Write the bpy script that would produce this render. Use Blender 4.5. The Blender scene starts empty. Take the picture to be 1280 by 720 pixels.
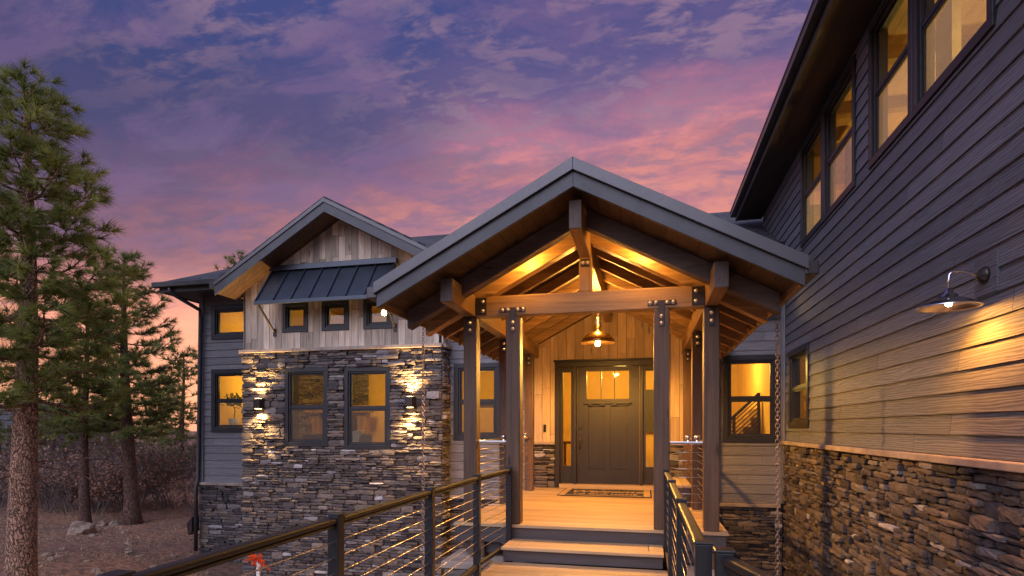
import bpy, bmesh, math, random
from mathutils import Vector, Matrix
R = math.radians
C = bpy.context.scene.collection
scene = bpy.context.scene

# ------------------------------------------------------------------ camera, sky, exposure
cam_d = bpy.data.cameras.new('camera'); cam = bpy.data.objects.new('camera', cam_d); C.objects.link(cam)
cam.location = (0, 0, 0); cam.rotation_euler = (R(90), 0, R(13.06))
cam_d.lens = 20.25; cam_d.sensor_width = 36; cam_d.shift_y = 0.1367; cam_d.clip_end = 2000; cam_d.clip_start = 0.05
scene.camera = cam
scene.view_settings.view_transform = 'Standard'; scene.view_settings.look = 'None'
scene.view_settings.exposure = 0.95; scene.view_settings.gamma = 1
scene.cycles.max_bounces = 6; scene.cycles.transparent_max_bounces = 12
scene.cycles.sample_clamp_indirect = 4.0
scene.cycles.use_denoising = True
try: scene.cycles.use_light_tree = True
except Exception: pass

class NG:
    """small helper around a node tree"""
    def __init__(s, nt): s.nt = nt
    def n(s, t, **k):
        nd = s.nt.nodes.new(t)
        for a, b in k.items(): setattr(nd, a, b)
        return nd
    def put(s, sock, v):
        if v is None: return
        if isinstance(v, bpy.types.NodeSocket): s.nt.links.new(v, sock)
        else:
            if isinstance(v, (tuple, list)) and sock.type == 'RGBA' and len(v) == 3: v = (*v, 1)
            sock.default_value = v
    def math(s, op, a, b=None, c=None, clamp=False):
        nd = s.n('ShaderNodeMath', operation=op, use_clamp=clamp)
        s.put(nd.inputs[0], a); s.put(nd.inputs[1], b); s.put(nd.inputs[2], c)
        return nd.outputs[0]
    def vmul(s, v, k):
        nd = s.n('ShaderNodeVectorMath', operation='MULTIPLY'); s.put(nd.inputs[0], v); s.put(nd.inputs[1], k); return nd.outputs[0]
    def vadd(s, v, k):
        nd = s.n('ShaderNodeVectorMath', operation='ADD'); s.put(nd.inputs[0], v); s.put(nd.inputs[1], k); return nd.outputs[0]
    def noise(s, v, scale, detail=4, rough=.55, dist=0, out=0):
        nd = s.n('ShaderNodeTexNoise'); s.put(nd.inputs['Vector'], v)
        nd.inputs['Scale'].default_value = scale; nd.inputs['Detail'].default_value = detail
        nd.inputs['Roughness'].default_value = rough; nd.inputs['Distortion'].default_value = dist
        return nd.outputs[out]
    def ramp(s, f, stops, interp='LINEAR'):
        nd = s.n('ShaderNodeValToRGB'); s.put(nd.inputs[0], f); cr = nd.color_ramp; cr.interpolation = interp
        while len(cr.elements) < len(stops): cr.elements.new(0.5)
        for e, (p, c) in zip(cr.elements, stops):
            e.position = p; e.color = (*c, 1) if isinstance(c, (tuple, list)) else (c, c, c, 1)
        return nd.outputs[0]
    def mix(s, f, a, b, blend='MIX'):
        nd = s.n('ShaderNodeMix', data_type='RGBA', blend_type=blend)
        s.put(nd.inputs[0], f); s.put(nd.inputs[6], a); s.put(nd.inputs[7], b); return nd.outputs[2]
    def step(s, v, lo, hi):
        nd = s.n('ShaderNodeMapRange', interpolation_type='SMOOTHSTEP'); s.put(nd.inputs[0], v)
        nd.inputs[1].default_value = lo; nd.inputs[2].default_value = hi; return nd.outputs[0]
    def bump(s, h, strength, dist=.01):
        nd = s.n('ShaderNodeBump'); s.put(nd.inputs['Height'], h)
        nd.inputs['Strength'].default_value = strength; nd.inputs['Distance'].default_value = dist; return nd.outputs[0]

# dusk sky: a gradient of afterglow with broken cloud, all by direction
w = bpy.data.worlds.new('World'); scene.world = w; w.use_nodes = True
g = NG(w.node_tree); w.node_tree.nodes.clear()
tc = g.n('ShaderNodeTexCoord').outputs['Generated']
sep = g.n('ShaderNodeSeparateXYZ'); g.put(sep.inputs[0], tc)
X, Y, Z = sep.outputs
zc = g.math('MAXIMUM', Z, 0.0)
den = g.math('ADD', zc, 0.16)
cmb = g.n('ShaderNodeCombineXYZ'); g.put(cmb.inputs[0], g.math('DIVIDE', X, den)); g.put(cmb.inputs[1], g.math('MULTIPLY', g.math('DIVIDE', Y, den), 1.15)); cmb.inputs[2].default_value = 3.7
P = cmb.outputs[0]
n1 = g.noise(g.vadd(P, (2.2, .4, 0)), 0.95, 7, .58, .35)
n2 = g.noise(g.vmul(P, (.75, 1.25, 1)), 11.0, 8, .62, .3)
n2b = g.noise(g.vadd(P, (4, 4, 0)), 2.4, 6, .6, .4)
n3 = g.noise(g.vadd(P, (7.3, 2.1, 0)), 1.7, 8, .6, .5)
# azimuth lobe: the afterglow reaches higher straight ahead
az = g.math('ARCTAN2', X, Y)
lobe = g.math('POWER', 2.718, g.math('MULTIPLY', g.math('POWER', g.math('ABSOLUTE', g.math('ADD', az, -0.02)), 2.0), -2.2))
left = g.step(az, -.15, -.55)
zz = g.math('SUBTRACT', zc, g.math('MULTIPLY', lobe, 0.15))
zz = g.math('ADD', zz, g.math('MULTIPLY', g.math('SUBTRACT', n3, .5), 0.26))
zz = g.math('ADD', zz, g.math('MULTIPLY', g.math('SUBTRACT', n2, .5), 0.12))
base = g.ramp(zz, [(0.0, (.66, .28, .17)), (.13, (.60, .215, .145)), (.235, (.46, .150, .128)), (.315, (.22, .082, .135)), (.38, (.062, .042, .122)), (.47, (.018, .025, .112)), (1.0, (.030, .044, .13))])
ripple = g.math('MULTIPLY', g.math('MULTIPLY', g.step(n2, .44, .60), g.step(n2b, .32, .62)), g.step(Z, .14, .34))
base = g.mix(g.math('MULTIPLY', ripple, .70), base, (.185, .105, .150))
dk = g.math('ADD', n1, g.math('ADD', g.math('MULTIPLY', left, .12), g.math('MULTIPLY', g.math('SUBTRACT', n2, .5), .16)))
dark = g.math('MULTIPLY', g.step(dk, .43, .54), g.math('MULTIPLY', g.step(Z, .15, .27), g.step(Z, .60, .42)))
dark = g.math('MULTIPLY', dark, g.math('SUBTRACT', 1.0, g.math('MULTIPLY', lobe, .75)))
base = g.mix(g.math('MULTIPLY', dark, .88), base, (.012, .014, .066))
n4 = g.noise(g.vadd(g.vmul(P, (1, 1.5, 1)), (1.3, 9.1, 0)), 2.3, 8, .62, .6)
band = g.math('MULTIPLY', g.step(n4, .50, .64), g.step(Z, .07, .15))
base = g.mix(g.math('MULTIPLY', band, .50), base, (.095, .052, .130))
# sky behind the camera: dark low down, brightened blue above to fill the facades
back = g.step(g.math('ADD', g.math('MULTIPLY', X, -.12), g.math('MULTIPLY', Y, 1.0)), .10, -.45)
base = g.mix(back, base, g.mix(g.step(Z, .02, .55), (.05, .048, .07), (.34, .43, .74)))
# a faint physically based twilight sky on top of it
sky = g.n('ShaderNodeTexSky', sky_type='NISHITA'); sky.sun_disc = False; sky.sun_elevation = R(0.5); sky.sun_rotation = R(-20)
bg1 = g.n('ShaderNodeBackground'); g.put(bg1.inputs[0], base); bg1.inputs[1].default_value = 0.95
bg2 = g.n('ShaderNodeBackground'); g.put(bg2.inputs[0], sky.outputs[0]); bg2.inputs[1].default_value = 0.025
ad = g.n('ShaderNodeAddShader'); g.put(ad.inputs[0], bg1.outputs[0]); g.put(ad.inputs[1], bg2.outputs[0])
wo = g.n('ShaderNodeOutputWorld'); g.put(wo.inputs[0], ad.outputs[0])

# added weak, very soft fill light from behind the camera; the sunset lies ahead
sd = bpy.data.lights.new('fill_sun', 'SUN'); sd.energy = 0.95; sd.angle = R(60); sd.color = (.96, .88, 1.0)
so = bpy.data.objects.new('fill_sun', sd); C.objects.link(so); so.rotation_euler = (R(54), 0, R(-14))

# ------------------------------------------------------------------ helpers
UP = Vector((0, 0, 1))
class MB:
    def __init__(s, seed=1): s.v = []; s.f = []; s.uv = []; s.c = []; s.rng = random.Random(seed)
    def face(s, pts, uvs=None, c=None, idx=None):
        if idx is None:
            b = len(s.v); s.v += [tuple(p) for p in pts]; idx = list(range(b, b + len(pts)))
        s.f.append(idx); s.uv.append(uvs or [(0, 0)] * len(idx)); s.c.append(s.rng.random() if c is None else c)
    def hexa(s, P8, c=None, L=None):
        """eight corners: bottom 0-3 round, top 4-7 round; u runs along edge with largest size"""
        b = len(s.v); s.v += [tuple(p) for p in P8]
        c = s.rng.random() if c is None else c
        P8 = [Vector(p) for p in P8]
        o = P8[0]; ax = [P8[1] - o, P8[3] - o, P8[4] - o]
        k = max(range(3), key=lambda i: ax[i].length) if L is None else L
        al = ax[k].normalized() if ax[k].length else UP
        oth = [ax[i].normalized() if ax[i].length else UP for i in range(3) if i != k]
        r1, r2 = s.rng.uniform(0, 50), s.rng.uniform(0, 50)
        for q in ((0, 3, 2, 1), (4, 5, 6, 7), (0, 1, 5, 4), (1, 2, 6, 5), (2, 3, 7, 6), (3, 0, 4, 7)):
            uv = []
            for i in q:
                d = P8[i] - o
                uv.append((d.dot(al) + r1, d.dot(oth[0]) + d.dot(oth[1]) + r2))
            s.f.append([b + i for i in q]); s.uv.append(uv); s.c.append(c)
    def box(s, x0, x1, y0, y1, z0, z1, c=None):
        s.hexa([(x0, y0, z0), (x1, y0, z0), (x1, y1, z0), (x0, y1, z0), (x0, y0, z1), (x1, y0, z1), (x1, y1, z1), (x0, y1, z1)], c)
    def pbox(s, pl, u0, u1, z0, z1, n0, n1, c=None):
        s.hexa([pl(u0, z0, n0), pl(u1, z0, n0), pl(u1, z0, n1), pl(u0, z0, n1), pl(u0, z1, n0), pl(u1, z1, n0), pl(u1, z1, n1), pl(u0, z1, n1)], c)
    def bar(s, p, q, w, h, up=UP, c=None):
        p = Vector(p); q = Vector(q); d = (q - p).normalized(); sd = d.cross(up)
        if sd.length < 1e-4: sd = d.cross(Vector((0, 1, 0)))
        sd.normalize(); u = sd.cross(d).normalized(); a = sd * w / 2; b = u * h / 2
        s.hexa([p - a - b, p + a - b, p + a + b, p - a + b, q - a - b, q + a - b, q + a + b, q - a + b], c)
    def tube(s, pts, r, n=8, cap=True, c=None):
        pts = [Vector(p) for p in pts]; c = s.rng.random() if c is None else c
        rs = r if isinstance(r, (list, tuple)) else [r] * len(pts)
        rings = []; ref = None; ln = 0
        for i, p in enumerate(pts):
            d = (pts[min(i + 1, len(pts) - 1)] - pts[max(i - 1, 0)]).normalized()
            if ref is None: ref = d.cross(UP) if abs(d.z) < .9 else d.cross(Vector((1, 0, 0)))
            a = (ref - d * ref.dot(d)).normalized(); ref = a; b = d.cross(a)
            k = len(s.v)
            for j in range(n):
                t = 2 * math.pi * j / n
                s.v.append(tuple(p + (a * math.cos(t) + b * math.sin(t)) * rs[i]))
            if i: ln += (pts[i] - pts[i - 1]).length
            rings.append((k, ln, rs[i]))
        for (k0, l0, r0), (k1, l1, r1) in zip(rings, rings[1:]):
            for j in range(n):
                j2 = (j + 1) % n
                s.f.append([k0 + j, k0 + j2, k1 + j2, k1 + j]); per = 6.28 * r0
                s.uv.append([(l0, per * j / n), (l0, per * (j + 1) / n), (l1, per * (j + 1) / n), (l1, per * j / n)]); s.c.append(c)
        if cap:
            for k, _, _ in (rings[0], rings[-1]):
                s.f.append([k + j for j in range(n)]); s.uv.append([(0, 0)] * n); s.c.append(c)
    def lathe(s, prof, o, n=32, ax=UP, c=None):
        """prof: list of (r, h) along axis ax from o"""
        o = Vector(o); ax = Vector(ax).normalized(); a = ax.orthogonal().normalized(); b = ax.cross(a); c = s.rng.random() if c is None else c
        ks = []
        for r, h in prof:
            ks.append(len(s.v))
            for j in range(n):
                t = 2 * math.pi * j / n; s.v.append(tuple(o + ax * h + (a * math.cos(t) + b * math.sin(t)) * max(r, 1e-4)))
        for k0, k1 in zip(ks, ks[1:]):
            for j in range(n):
                j2 = (j + 1) % n; s.f.append([k0 + j, k0 + j2, k1 + j2, k1 + j]); s.uv.append([(0, 0)] * 4); s.c.append(c)
    def build(s, name, m, parent=None, smooth=False, bevel=0, recalc=True):
        me = bpy.data.meshes.new(name); me.from_pydata(s.v, [], s.f)
        uvl = me.uv_layers.new(name='g'); flat = [x for q in s.uv for p in q for x in p]; uvl.data.foreach_set('uv', flat)
        at = me.attributes.new('rnd', 'FLOAT', 'FACE'); at.data.foreach_set('value', s.c)
        me.materials.append(m)
        if recalc:
            bm = bmesh.new(); bm.from_mesh(me); bmesh.ops.recalc_face_normals(bm, faces=bm.faces); bm.to_mesh(me); bm.free()
        if smooth: me.polygons.foreach_set('use_smooth', [True] * len(me.polygons))
        o = bpy.data.objects.new(name, me); C.objects.link(o); o.parent = parent
        if bevel:
            b = o.modifiers.new('bevel', 'BEVEL'); b.width = bevel; b.segments = 2; b.limit_method = 'ANGLE'; b.angle_limit = R(40)
        return o

def tag(o, label=None, cat=None, group=None, kind=None):
    if label: o['label'] = label
    if cat: o['category'] = cat
    if group: o['group'] = group
    if kind: o['kind'] = kind
    return o
def empty(name, loc=(0, 0, 0)):
    o = bpy.data.objects.new(name, None); C.objects.link(o); o.location = loc; o.empty_display_size = .2; return o
def thing(name, label, cat, group=None): return tag(empty(name), label, cat, group)
def rehang(root, loc):
    """put the Empty at the thing's base while its parts stay where they are"""
    loc = Vector(loc); root.location = loc
    for ch in root.children: ch.location = ch.location - loc
def copy_tree(o, parent=None):
    c = o.copy(); C.objects.link(c); c.parent = parent
    for ch in list(o.children): copy_tree(ch, c)
    return c

# ------------------------------------------------------------------ materials
def new_mat(name):
    m = bpy.data.materials.new(name); m.use_nodes = True; nt = m.node_tree
    for n in list(nt.nodes): nt.nodes.remove(n)
    g = NG(nt); out = g.n('ShaderNodeOutputMaterial'); b = g.n('ShaderNodeBsdfPrincipled'); nt.links.new(b.outputs[0], out.inputs[0])
    g.out = out
    return m, g, b
def rndattr(g):
    a = g.n('ShaderNodeAttribute'); a.attribute_name = 'rnd'; return a.outputs['Fac']
def uvc(g, sx, sy):
    u = g.n('ShaderNodeUVMap'); u.uv_map = 'g'; return g.vmul(u.outputs[0], (sx, sy, 1))
def obj_c(g): return g.n('ShaderNodeTexCoord').outputs['Object']

def plain(name, col, rough=.5, metal=0, bump=0, bscale=60, var=.25):
    m, g, b = new_mat(name); oc = obj_c(g)
    n = g.noise(oc, 3.5, 5); n2 = g.noise(oc, bscale, 4)
    g.put(b.inputs['Base Color'], g.mix(g.ramp(n, [(.3, 0), (.7, 1)]), tuple(x * (1 - var) for x in col), tuple(min(1, x * (1 + var)) for x in col)))
    g.put(b.inputs['Roughness'], g.math('ADD', g.math('MULTIPLY', n2, .25), rough - .12)); b.inputs['Metallic'].default_value = metal
    if bump: g.put(b.inputs['Normal'], g.bump(n2, bump, .004))
    return m
def emis(name, col, strength):
    m, g, b = new_mat(name); b.inputs['Base Color'].default_value = (*col, 1)
    b.inputs['Emission Color'].default_value = (*col, 1); b.inputs['Emission Strength'].default_value = strength; return m
def wood(name, c1, c2, rough=.55, grain=26, gl=1.3, bump=.35, var=.35, knots=True):
    m, g, b = new_mat(name)
    u = uvc(g, gl, grain); r = rndattr(g)
    off = g.n('ShaderNodeCombineXYZ'); g.put(off.inputs[2], g.math('MULTIPLY', r, 37)); v = g.vadd(u, off.outputs[0])
    n = g.noise(v, 1.0, 6, .62, .9)
    nf = g.noise(g.vmul(v, (1, 3.2, 1)), 1.6, 4, .6, .2)
    blot = g.noise(g.vadd(uvc(g, 1.4, 4), off.outputs[0]), 1.0, 3)
    f = g.ramp(n, [(.30, 0), (.70, 1)])
    col = g.mix(f, c1, c2)
    col = g.mix(g.math('MULTIPLY', g.ramp(blot, [(.35, 0), (.7, 1)]), .45), col, tuple(x * .55 for x in c1))
    if knots:
        vo = g.n('ShaderNodeTexVoronoi'); g.put(vo.inputs['Vector'], g.vadd(uvc(g, 1.6, 5.5), off.outputs[0])); vo.inputs['Scale'].default_value = 1
        k = g.step(vo.outputs['Distance'], .16, .05); col = g.mix(g.math('MULTIPLY', k, .8), col, tuple(x * .3 for x in c1))
    k = g.math('ADD', g.math('MULTIPLY', r, 2 * var), 1 - var)
    cc = g.n('ShaderNodeCombineXYZ'); [g.put(cc.inputs[i], k) for i in range(3)]
    g.put(b.inputs['Base Color'], g.mix(1.0, col, cc.outputs[0], 'MULTIPLY'))
    g.put(b.inputs['Roughness'], g.math('ADD', g.math('MULTIPLY', nf, .3), rough - .15))
    g.put(b.inputs['Normal'], g.bump(g.math('ADD', n, g.math('MULTIPLY', nf, .6)), bump, .006))
    return m
def siding_mat(name, c):
    m, g, b = new_mat(name); u = uvc(g, 3.2, 34); r = rndattr(g)
    off = g.n('ShaderNodeCombineXYZ'); g.put(off.inputs[2], g.math('MULTIPLY', r, 91)); v = g.vadd(u, off.outputs[0])
    n = g.noise(v, 1.0, 5, .6, 1.6)
    wv = g.n('ShaderNodeTexWave'); wv.wave_type = 'BANDS'; wv.bands_direction = 'Y'; g.put(wv.inputs['Vector'], g.vadd(uvc(g, .55, 7), off.outputs[0]))
    wv.inputs['Scale'].default_value = 2.2; wv.inputs['Distortion'].default_value = 9; wv.inputs['Detail'].default_value = 3; wv.inputs['Detail Scale'].default_value = 1.4
    h = g.math('ADD', g.math('MULTIPLY', wv.outputs['Fac'], .7), g.math('MULTIPLY', n, .6))
    col = g.mix(g.ramp(h, [(.3, 0), (1.0, 1)]), tuple(x * .58 for x in c), tuple(x * 1.22 for x in c))
    dirt = g.noise(obj_c(g), 1.1, 4, .6); col = g.mix(g.math('MULTIPLY', g.ramp(dirt, [(.35, 0), (.75, 1)]), .3), col, tuple(x * .62 for x in c))
    k = g.math('ADD', g.math('MULTIPLY', r, .34), .83); cc = g.n('ShaderNodeCombineXYZ'); [g.put(cc.inputs[i], k) for i in range(3)]
    g.put(b.inputs['Base Color'], g.mix(1.0, col, cc.outputs[0], 'MULTIPLY'))
    b.inputs['Roughness'].default_value = .60; b.inputs['Specular IOR Level'].default_value = .35
    g.put(b.inputs['Normal'], g.bump(h, .34, .004)); return m
def stone_mat():
    m, g, b = new_mat('ledgestone'); r = rndattr(g); oc = obj_c(g)
    base = g.ramp(r, [(0, (.028, .025, .028)), (.22, (.062, .056, .062)), (.40, (.115, .098, .096)), (.54, (.17, .125, .092)), (.64, (.070, .065, .076)), (.78, (.22, .175, .14)), (.88, (.14, .13, .14)), (.95, (.30, .27, .26)), (1.0, (.60, .56, .56))])
    off = g.n('ShaderNodeCombineXYZ'); [g.put(off.inputs[i], g.math('MULTIPLY', r, 77)) for i in range(3)]
    n = g.noise(g.vadd(g.vmul(oc, (1, 1, 2.2)), off.outputs[0]), 11, 6, .65, .4); nf = g.noise(oc, 70, 4, .6)
    col = g.mix(g.ramp(n, [(.38, 0), (.72, .75)]), base, g.mix(.5, base, (.14, .085, .05)))
    col = g.mix(g.ramp(nf, [(.45, 0), (.8, .5)]), col, (.03, .03, .03))
    g.put(b.inputs['Base Color'], col); b.inputs['Roughness'].default_value = .78
    g.put(b.inputs['Normal'], g.bump(g.math('ADD', g.math('MULTIPLY', n, 1.6), g.math('MULTIPLY', nf, .45)), .9, .014)); return m
def shingle_mat():
    m, g, b = new_mat('asphalt_shingle'); br = g.n('ShaderNodeTexBrick'); g.put(br.inputs['Vector'], uvc(g, 1, 1))
    br.inputs['Scale'].default_value = 1; br.inputs['Brick Width'].default_value = .3; br.inputs['Row Height'].default_value = .14; br.inputs['Mortar Size'].default_value = .012
    br.inputs['Color1'].default_value = (.045, .047, .052, 1); br.inputs['Color2'].default_value = (.105, .10, .10, 1); br.inputs['Mortar'].default_value = (.018, .018, .02, 1)
    n = g.noise(uvc(g, 90, 90), 1, 3); g.put(b.inputs['Base Color'], g.mix(g.math('MULTIPLY', n, .5), br.outputs[0], (.06, .06, .065)))
    b.inputs['Roughness'].default_value = .85; g.put(b.inputs['Normal'], g.bump(g.math('ADD', g.math('MULTIPLY', br.outputs['Fac'], -1), g.math('MULTIPLY', n, .4)), .8, .012)); return m
def glass_mat(name, screen=0.0, tint=(.93, .95, .93)):
    m = bpy.data.materials.new(name); m.use_nodes = True; nt = m.node_tree
    for n in list(nt.nodes): nt.nodes.remove(n)
    g = NG(nt); out = g.n('ShaderNodeOutputMaterial')
    t = g.n('ShaderNodeBsdfTransparent'); t.inputs[0].default_value = (*tint, 1)
    gl = g.n('ShaderNodeBsdfGlossy'); gl.inputs['Roughness'].default_value = .015
    n = g.noise(obj_c(g), 1.3, 2); g.put(gl.inputs['Normal'], g.bump(n, .12, .02))
    lw = g.n('ShaderNodeLayerWeight'); lw.inputs[0].default_value = .5
    f = g.math('ADD', g.math('MULTIPLY', g.math('POWER', lw.outputs['Facing'], 4.5), .9), .035, clamp=True)
    mx = g.n('ShaderNodeMixShader'); g.put(mx.inputs[0], f); g.put(mx.inputs[1], t.outputs[0]); g.put(mx.inputs[2], gl.outputs[0]); last = mx
    if screen:
        d = g.n('ShaderNodeBsdfDiffuse'); d.inputs[0].default_value = (.22, .21, .21, 1)
        tl = g.n('ShaderNodeBsdfTranslucent'); tl.inputs[0].default_value = (.30, .27, .24, 1)
        a2 = g.n('ShaderNodeAddShader'); g.put(a2.inputs[0], d.outputs[0]); g.put(a2.inputs[1], tl.outputs[0])
        m2 = g.n('ShaderNodeMixShader'); m2.inputs[0].default_value = screen; g.put(m2.inputs[1], mx.outputs[0]); g.put(m2.inputs[2], a2.outputs[0]); last = m2
    g.put(out.inputs[0], last.outputs[0]); return m
def needle_mat(name, c1, c2):
    m, g, b = new_mat(name); r = rndattr(g)
    g.put(b.inputs['Base Color'], g.ramp(r, [(0, c1), (.75, c2), (1, tuple(x * 1.5 for x in c2))])); b.inputs['Roughness'].default_value = .55
    tl = g.n('ShaderNodeBsdfTranslucent'); g.nt.links.new(b.inputs['Base Color'].links[0].from_socket, tl.inputs[0]); mx = g.n('ShaderNodeMixShader'); mx.inputs[0].default_value = .42
    g.put(mx.inputs[1], b.outputs[0]); g.put(mx.inputs[2], tl.outputs[0]); g.put(g.out.inputs[0], mx.outputs[0]); return m
def bark_mat(name, c1, c2):
    m, g, b = new_mat(name); oc = obj_c(g)
    vo = g.n('ShaderNodeTexVoronoi'); vo.feature = 'DISTANCE_TO_EDGE'
    wob = g.noise(oc, 5, 3, .5, 0, 1)
    g.put(vo.inputs['Vector'], g.vadd(g.vmul(oc, (1, 1, .34)), g.vmul(wob, (.22, .22, .22)))); vo.inputs['Scale'].default_value = 26
    e = g.ramp(vo.outputs['Distance'], [(.0, 0), (.14, 1)]); n = g.noise(g.vmul(oc, (1, 1, .6)), 24, 5, .65)
    g.put(b.inputs['Base Color'], g.mix(e, tuple(x * .25 for x in c1), g.mix(g.ramp(n, [(.3, 0), (.7, 1)]), c1, c2))); b.inputs['Roughness'].default_value = .9
    g.put(b.inputs['Normal'], g.bump(g.math('ADD', e, g.math('MULTIPLY', n, .7)), 1.0, .03)); return m
def ground_mat():
    m, g, b = new_mat('forest_dirt'); oc = obj_c(g)
    n = g.noise(oc, .35, 6, .6, .4); n2 = g.noise(g.vmul(oc, (1, 2.2, 1)), 5, 6, .7, .3); n3 = g.noise(oc, 40, 4, .65)
    col = g.ramp(n, [(.30, (.25, .14, .09)), (.48, (.38, .19, .11)), (.60, (.46, .22, .115)), (.75, (.30, .20, .14))])
    col = g.mix(g.ramp(n2, [(.42, 0), (.60, .85)]), col, (.085, .055, .042))
    col = g.mix(g.ramp(n3, [(.55, 0), (.75, .7)]), col, (.26, .19, .13))
    g.put(b.inputs['Base Color'], col); b.inputs['Roughness'].default_value = .95
    g.put(b.inputs['Normal'], g.bump(g.math('ADD', n2, g.math('MULTIPLY', n3, .5)), 1.0, .12)); return m

M_STONE = stone_mat()
M_MORTAR = plain('mortar', (.02, .018, .018), .95, bump=.3)
M_SIDE_D = siding_mat('charcoal_lap_siding', (.150, .154, .180))
M_SIDE_L = siding_mat('grey_lap_siding', (.200, .190, .200))
M_PLANK = wood('weathered_plank', (.38, .29, .205), (.72, .60, .48), .7, 20, 1.6, .5, .40)
M_CLAD = wood('entry_plank', (.46, .32, .18), (.70, .52, .32), .65, 18, 1.6, .45, .20)
M_BEAM = wood('lit_fir_timber', (.21, .115, .045), (.44, .255, .11), .5, 22, .9, .4, .12)  # beam colour raised to gold to carry warm light; posts keep brown stain
M_TIE = wood('lit_tie_timber', (.30, .165, .06), (.60, .355, .14), .5, 22, .9, .4, .12)  # paler again: warm light from the front painted into the wood
M_POST = wood('brown_stained_timber', (.066, .036, .020), (.155, .086, .046), .5, 22, .9, .4, .12)
M_RAFT = wood('rafter_timber', (.20, .110, .044), (.42, .245, .105), .55, 22, .9, .35, .15)  # same golden lift in the colour for warm light on the rafters
M_ENDG = wood('weathered_timber_end', (.085, .060, .052), (.17, .125, .105), .7, 30, 5, .5, .1)
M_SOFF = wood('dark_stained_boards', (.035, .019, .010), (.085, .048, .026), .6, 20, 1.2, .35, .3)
M_FASC = plain('charcoal_fascia_paint', (.058, .058, .066), .5, bump=.15, bscale=40)
M_DRIP = plain('grey_metal_drip_edge', (.10, .096, .105), .38, metal=.35, var=.08)
M_GUTTER = plain('bronze_gutter_metal', (.06, .055, .055), .38, metal=.4)
M_TRIM = plain('black_window_trim', (.016, .015, .018), .42, var=.15, bump=.05)
M_SHING = shingle_mat()
M_AWN = plain('blue_black_standing_seam', (.055, .065, .085), .32, metal=.5, var=.12)
M_CAP = plain('sandstone_cap', (.34, .27, .22), .8, bump=.8, bscale=25, var=.3)
M_DECK = wood('composite_decking', (.38, .25, .13), (.56, .39, .22), .5, 16, .8, .2, .14, knots=False)
M_RISER = wood('dark_riser_board', (.060, .050, .050), (.10, .082, .080), .55, 18, 1.2, .25, .1, knots=False)
M_BLACK = plain('black_powder_coat', (.018, .018, .020), .35, var=.1)
M_RAILTOP = plain('bronze_handrail', (.018, .015, .014), .5, metal=0, var=.05)
M_CABLE = plain('steel_cable', (.55, .50, .46), .3, metal=.85, var=.1)
M_STEEL = plain('polished_steel', (.75, .72, .70), .18, metal=1, var=.05)
M_BRKT = plain('black_steel_bracket', (.045, .040, .042), .45, metal=.3, bump=.2)
M_BOLT = plain('galvanised_bolt', (.85, .80, .75), .25, metal=.7, var=.05)
M_BRONZE = plain('dark_bronze', (.05, .038, .032), .35, metal=.5)
M_CHAIN = plain('aged_copper_chain', (.38, .30, .26), .4, metal=.7, var=.2)
M_GLASS = glass_mat('window_glass'); M_SCREEN = glass_mat('screened_glass', .24); M_SCREEN2 = glass_mat('light_screened_glass', .10)
M_DOOR = wood('dark_brown_door', (.013, .010, .010), (.024, .018, .018), .45, 20, 1, .25, .08, knots=False)
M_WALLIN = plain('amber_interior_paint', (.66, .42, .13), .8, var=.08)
M_CEILIN = wood('interior_ceiling_board', (.35, .20, .08), (.55, .34, .15), .6, 14, 1, .2, .2, knots=False)
M_FLOORIN = wood('interior_floor_board', (.16, .085, .04), (.26, .14, .07), .4, 14, 1, .2, .2, knots=False)
M_FURN = wood('oak_furniture', (.20, .10, .045), (.36, .20, .09), .45, 18, 1.2, .2, .15, knots=False)
M_FAB = plain('brown_upholstery', (.12, .085, .06), .85, bump=.4, bscale=120)
M_CREAM = plain('cream_textile', (.6, .55, .45), .85)
M_BULB = emis('lamp_bulb', (1.0, .66, .28), 55)
M_BULBS = emis('soft_bulb', (1.0, .62, .25), 14)
M_GLOBE = emis('frosted_globe', (1, .72, .35), 5)
M_BRASS = plain('aged_brass', (.62, .40, .16), .22, metal=1, var=.12)
M_GROUND = ground_mat()
M_ROCK = plain('boulder_rock', (.24, .17, .12), .9, bump=1, bscale=9, var=.4)
M_ORANGE = plain('orange_flagging', (.75, .10, .03), .6)
M_WHITE = plain('white_stake_paint', (.7, .68, .65), .6)
M_LEAF = needle_mat('houseplant_leaf', (.03, .07, .015), (.07, .14, .03))
M_MAT = plain('black_mat_fibre', (.03, .026, .024), .95, bump=.6, bscale=300)
M_MATB = plain('tan_mat_fibre', (.42, .27, .13), .95, bump=.6, bscale=300)

def lamp(name, kind, loc, energy, col=(1, .62, .28), size=.03, parent=None, rot=None, spot=None, blend=.5):
    d = bpy.data.lights.new(name, kind); d.energy = energy; d.color = col; d.shadow_soft_size = size
    if spot: d.spot_size = R(spot); d.spot_blend = blend
    o = bpy.data.objects.new(name, d); C.objects.link(o); o.location = loc; o.parent = parent
    if rot: o.rotation_euler = rot
    return o
WARM = (1, .46, .085)

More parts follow.
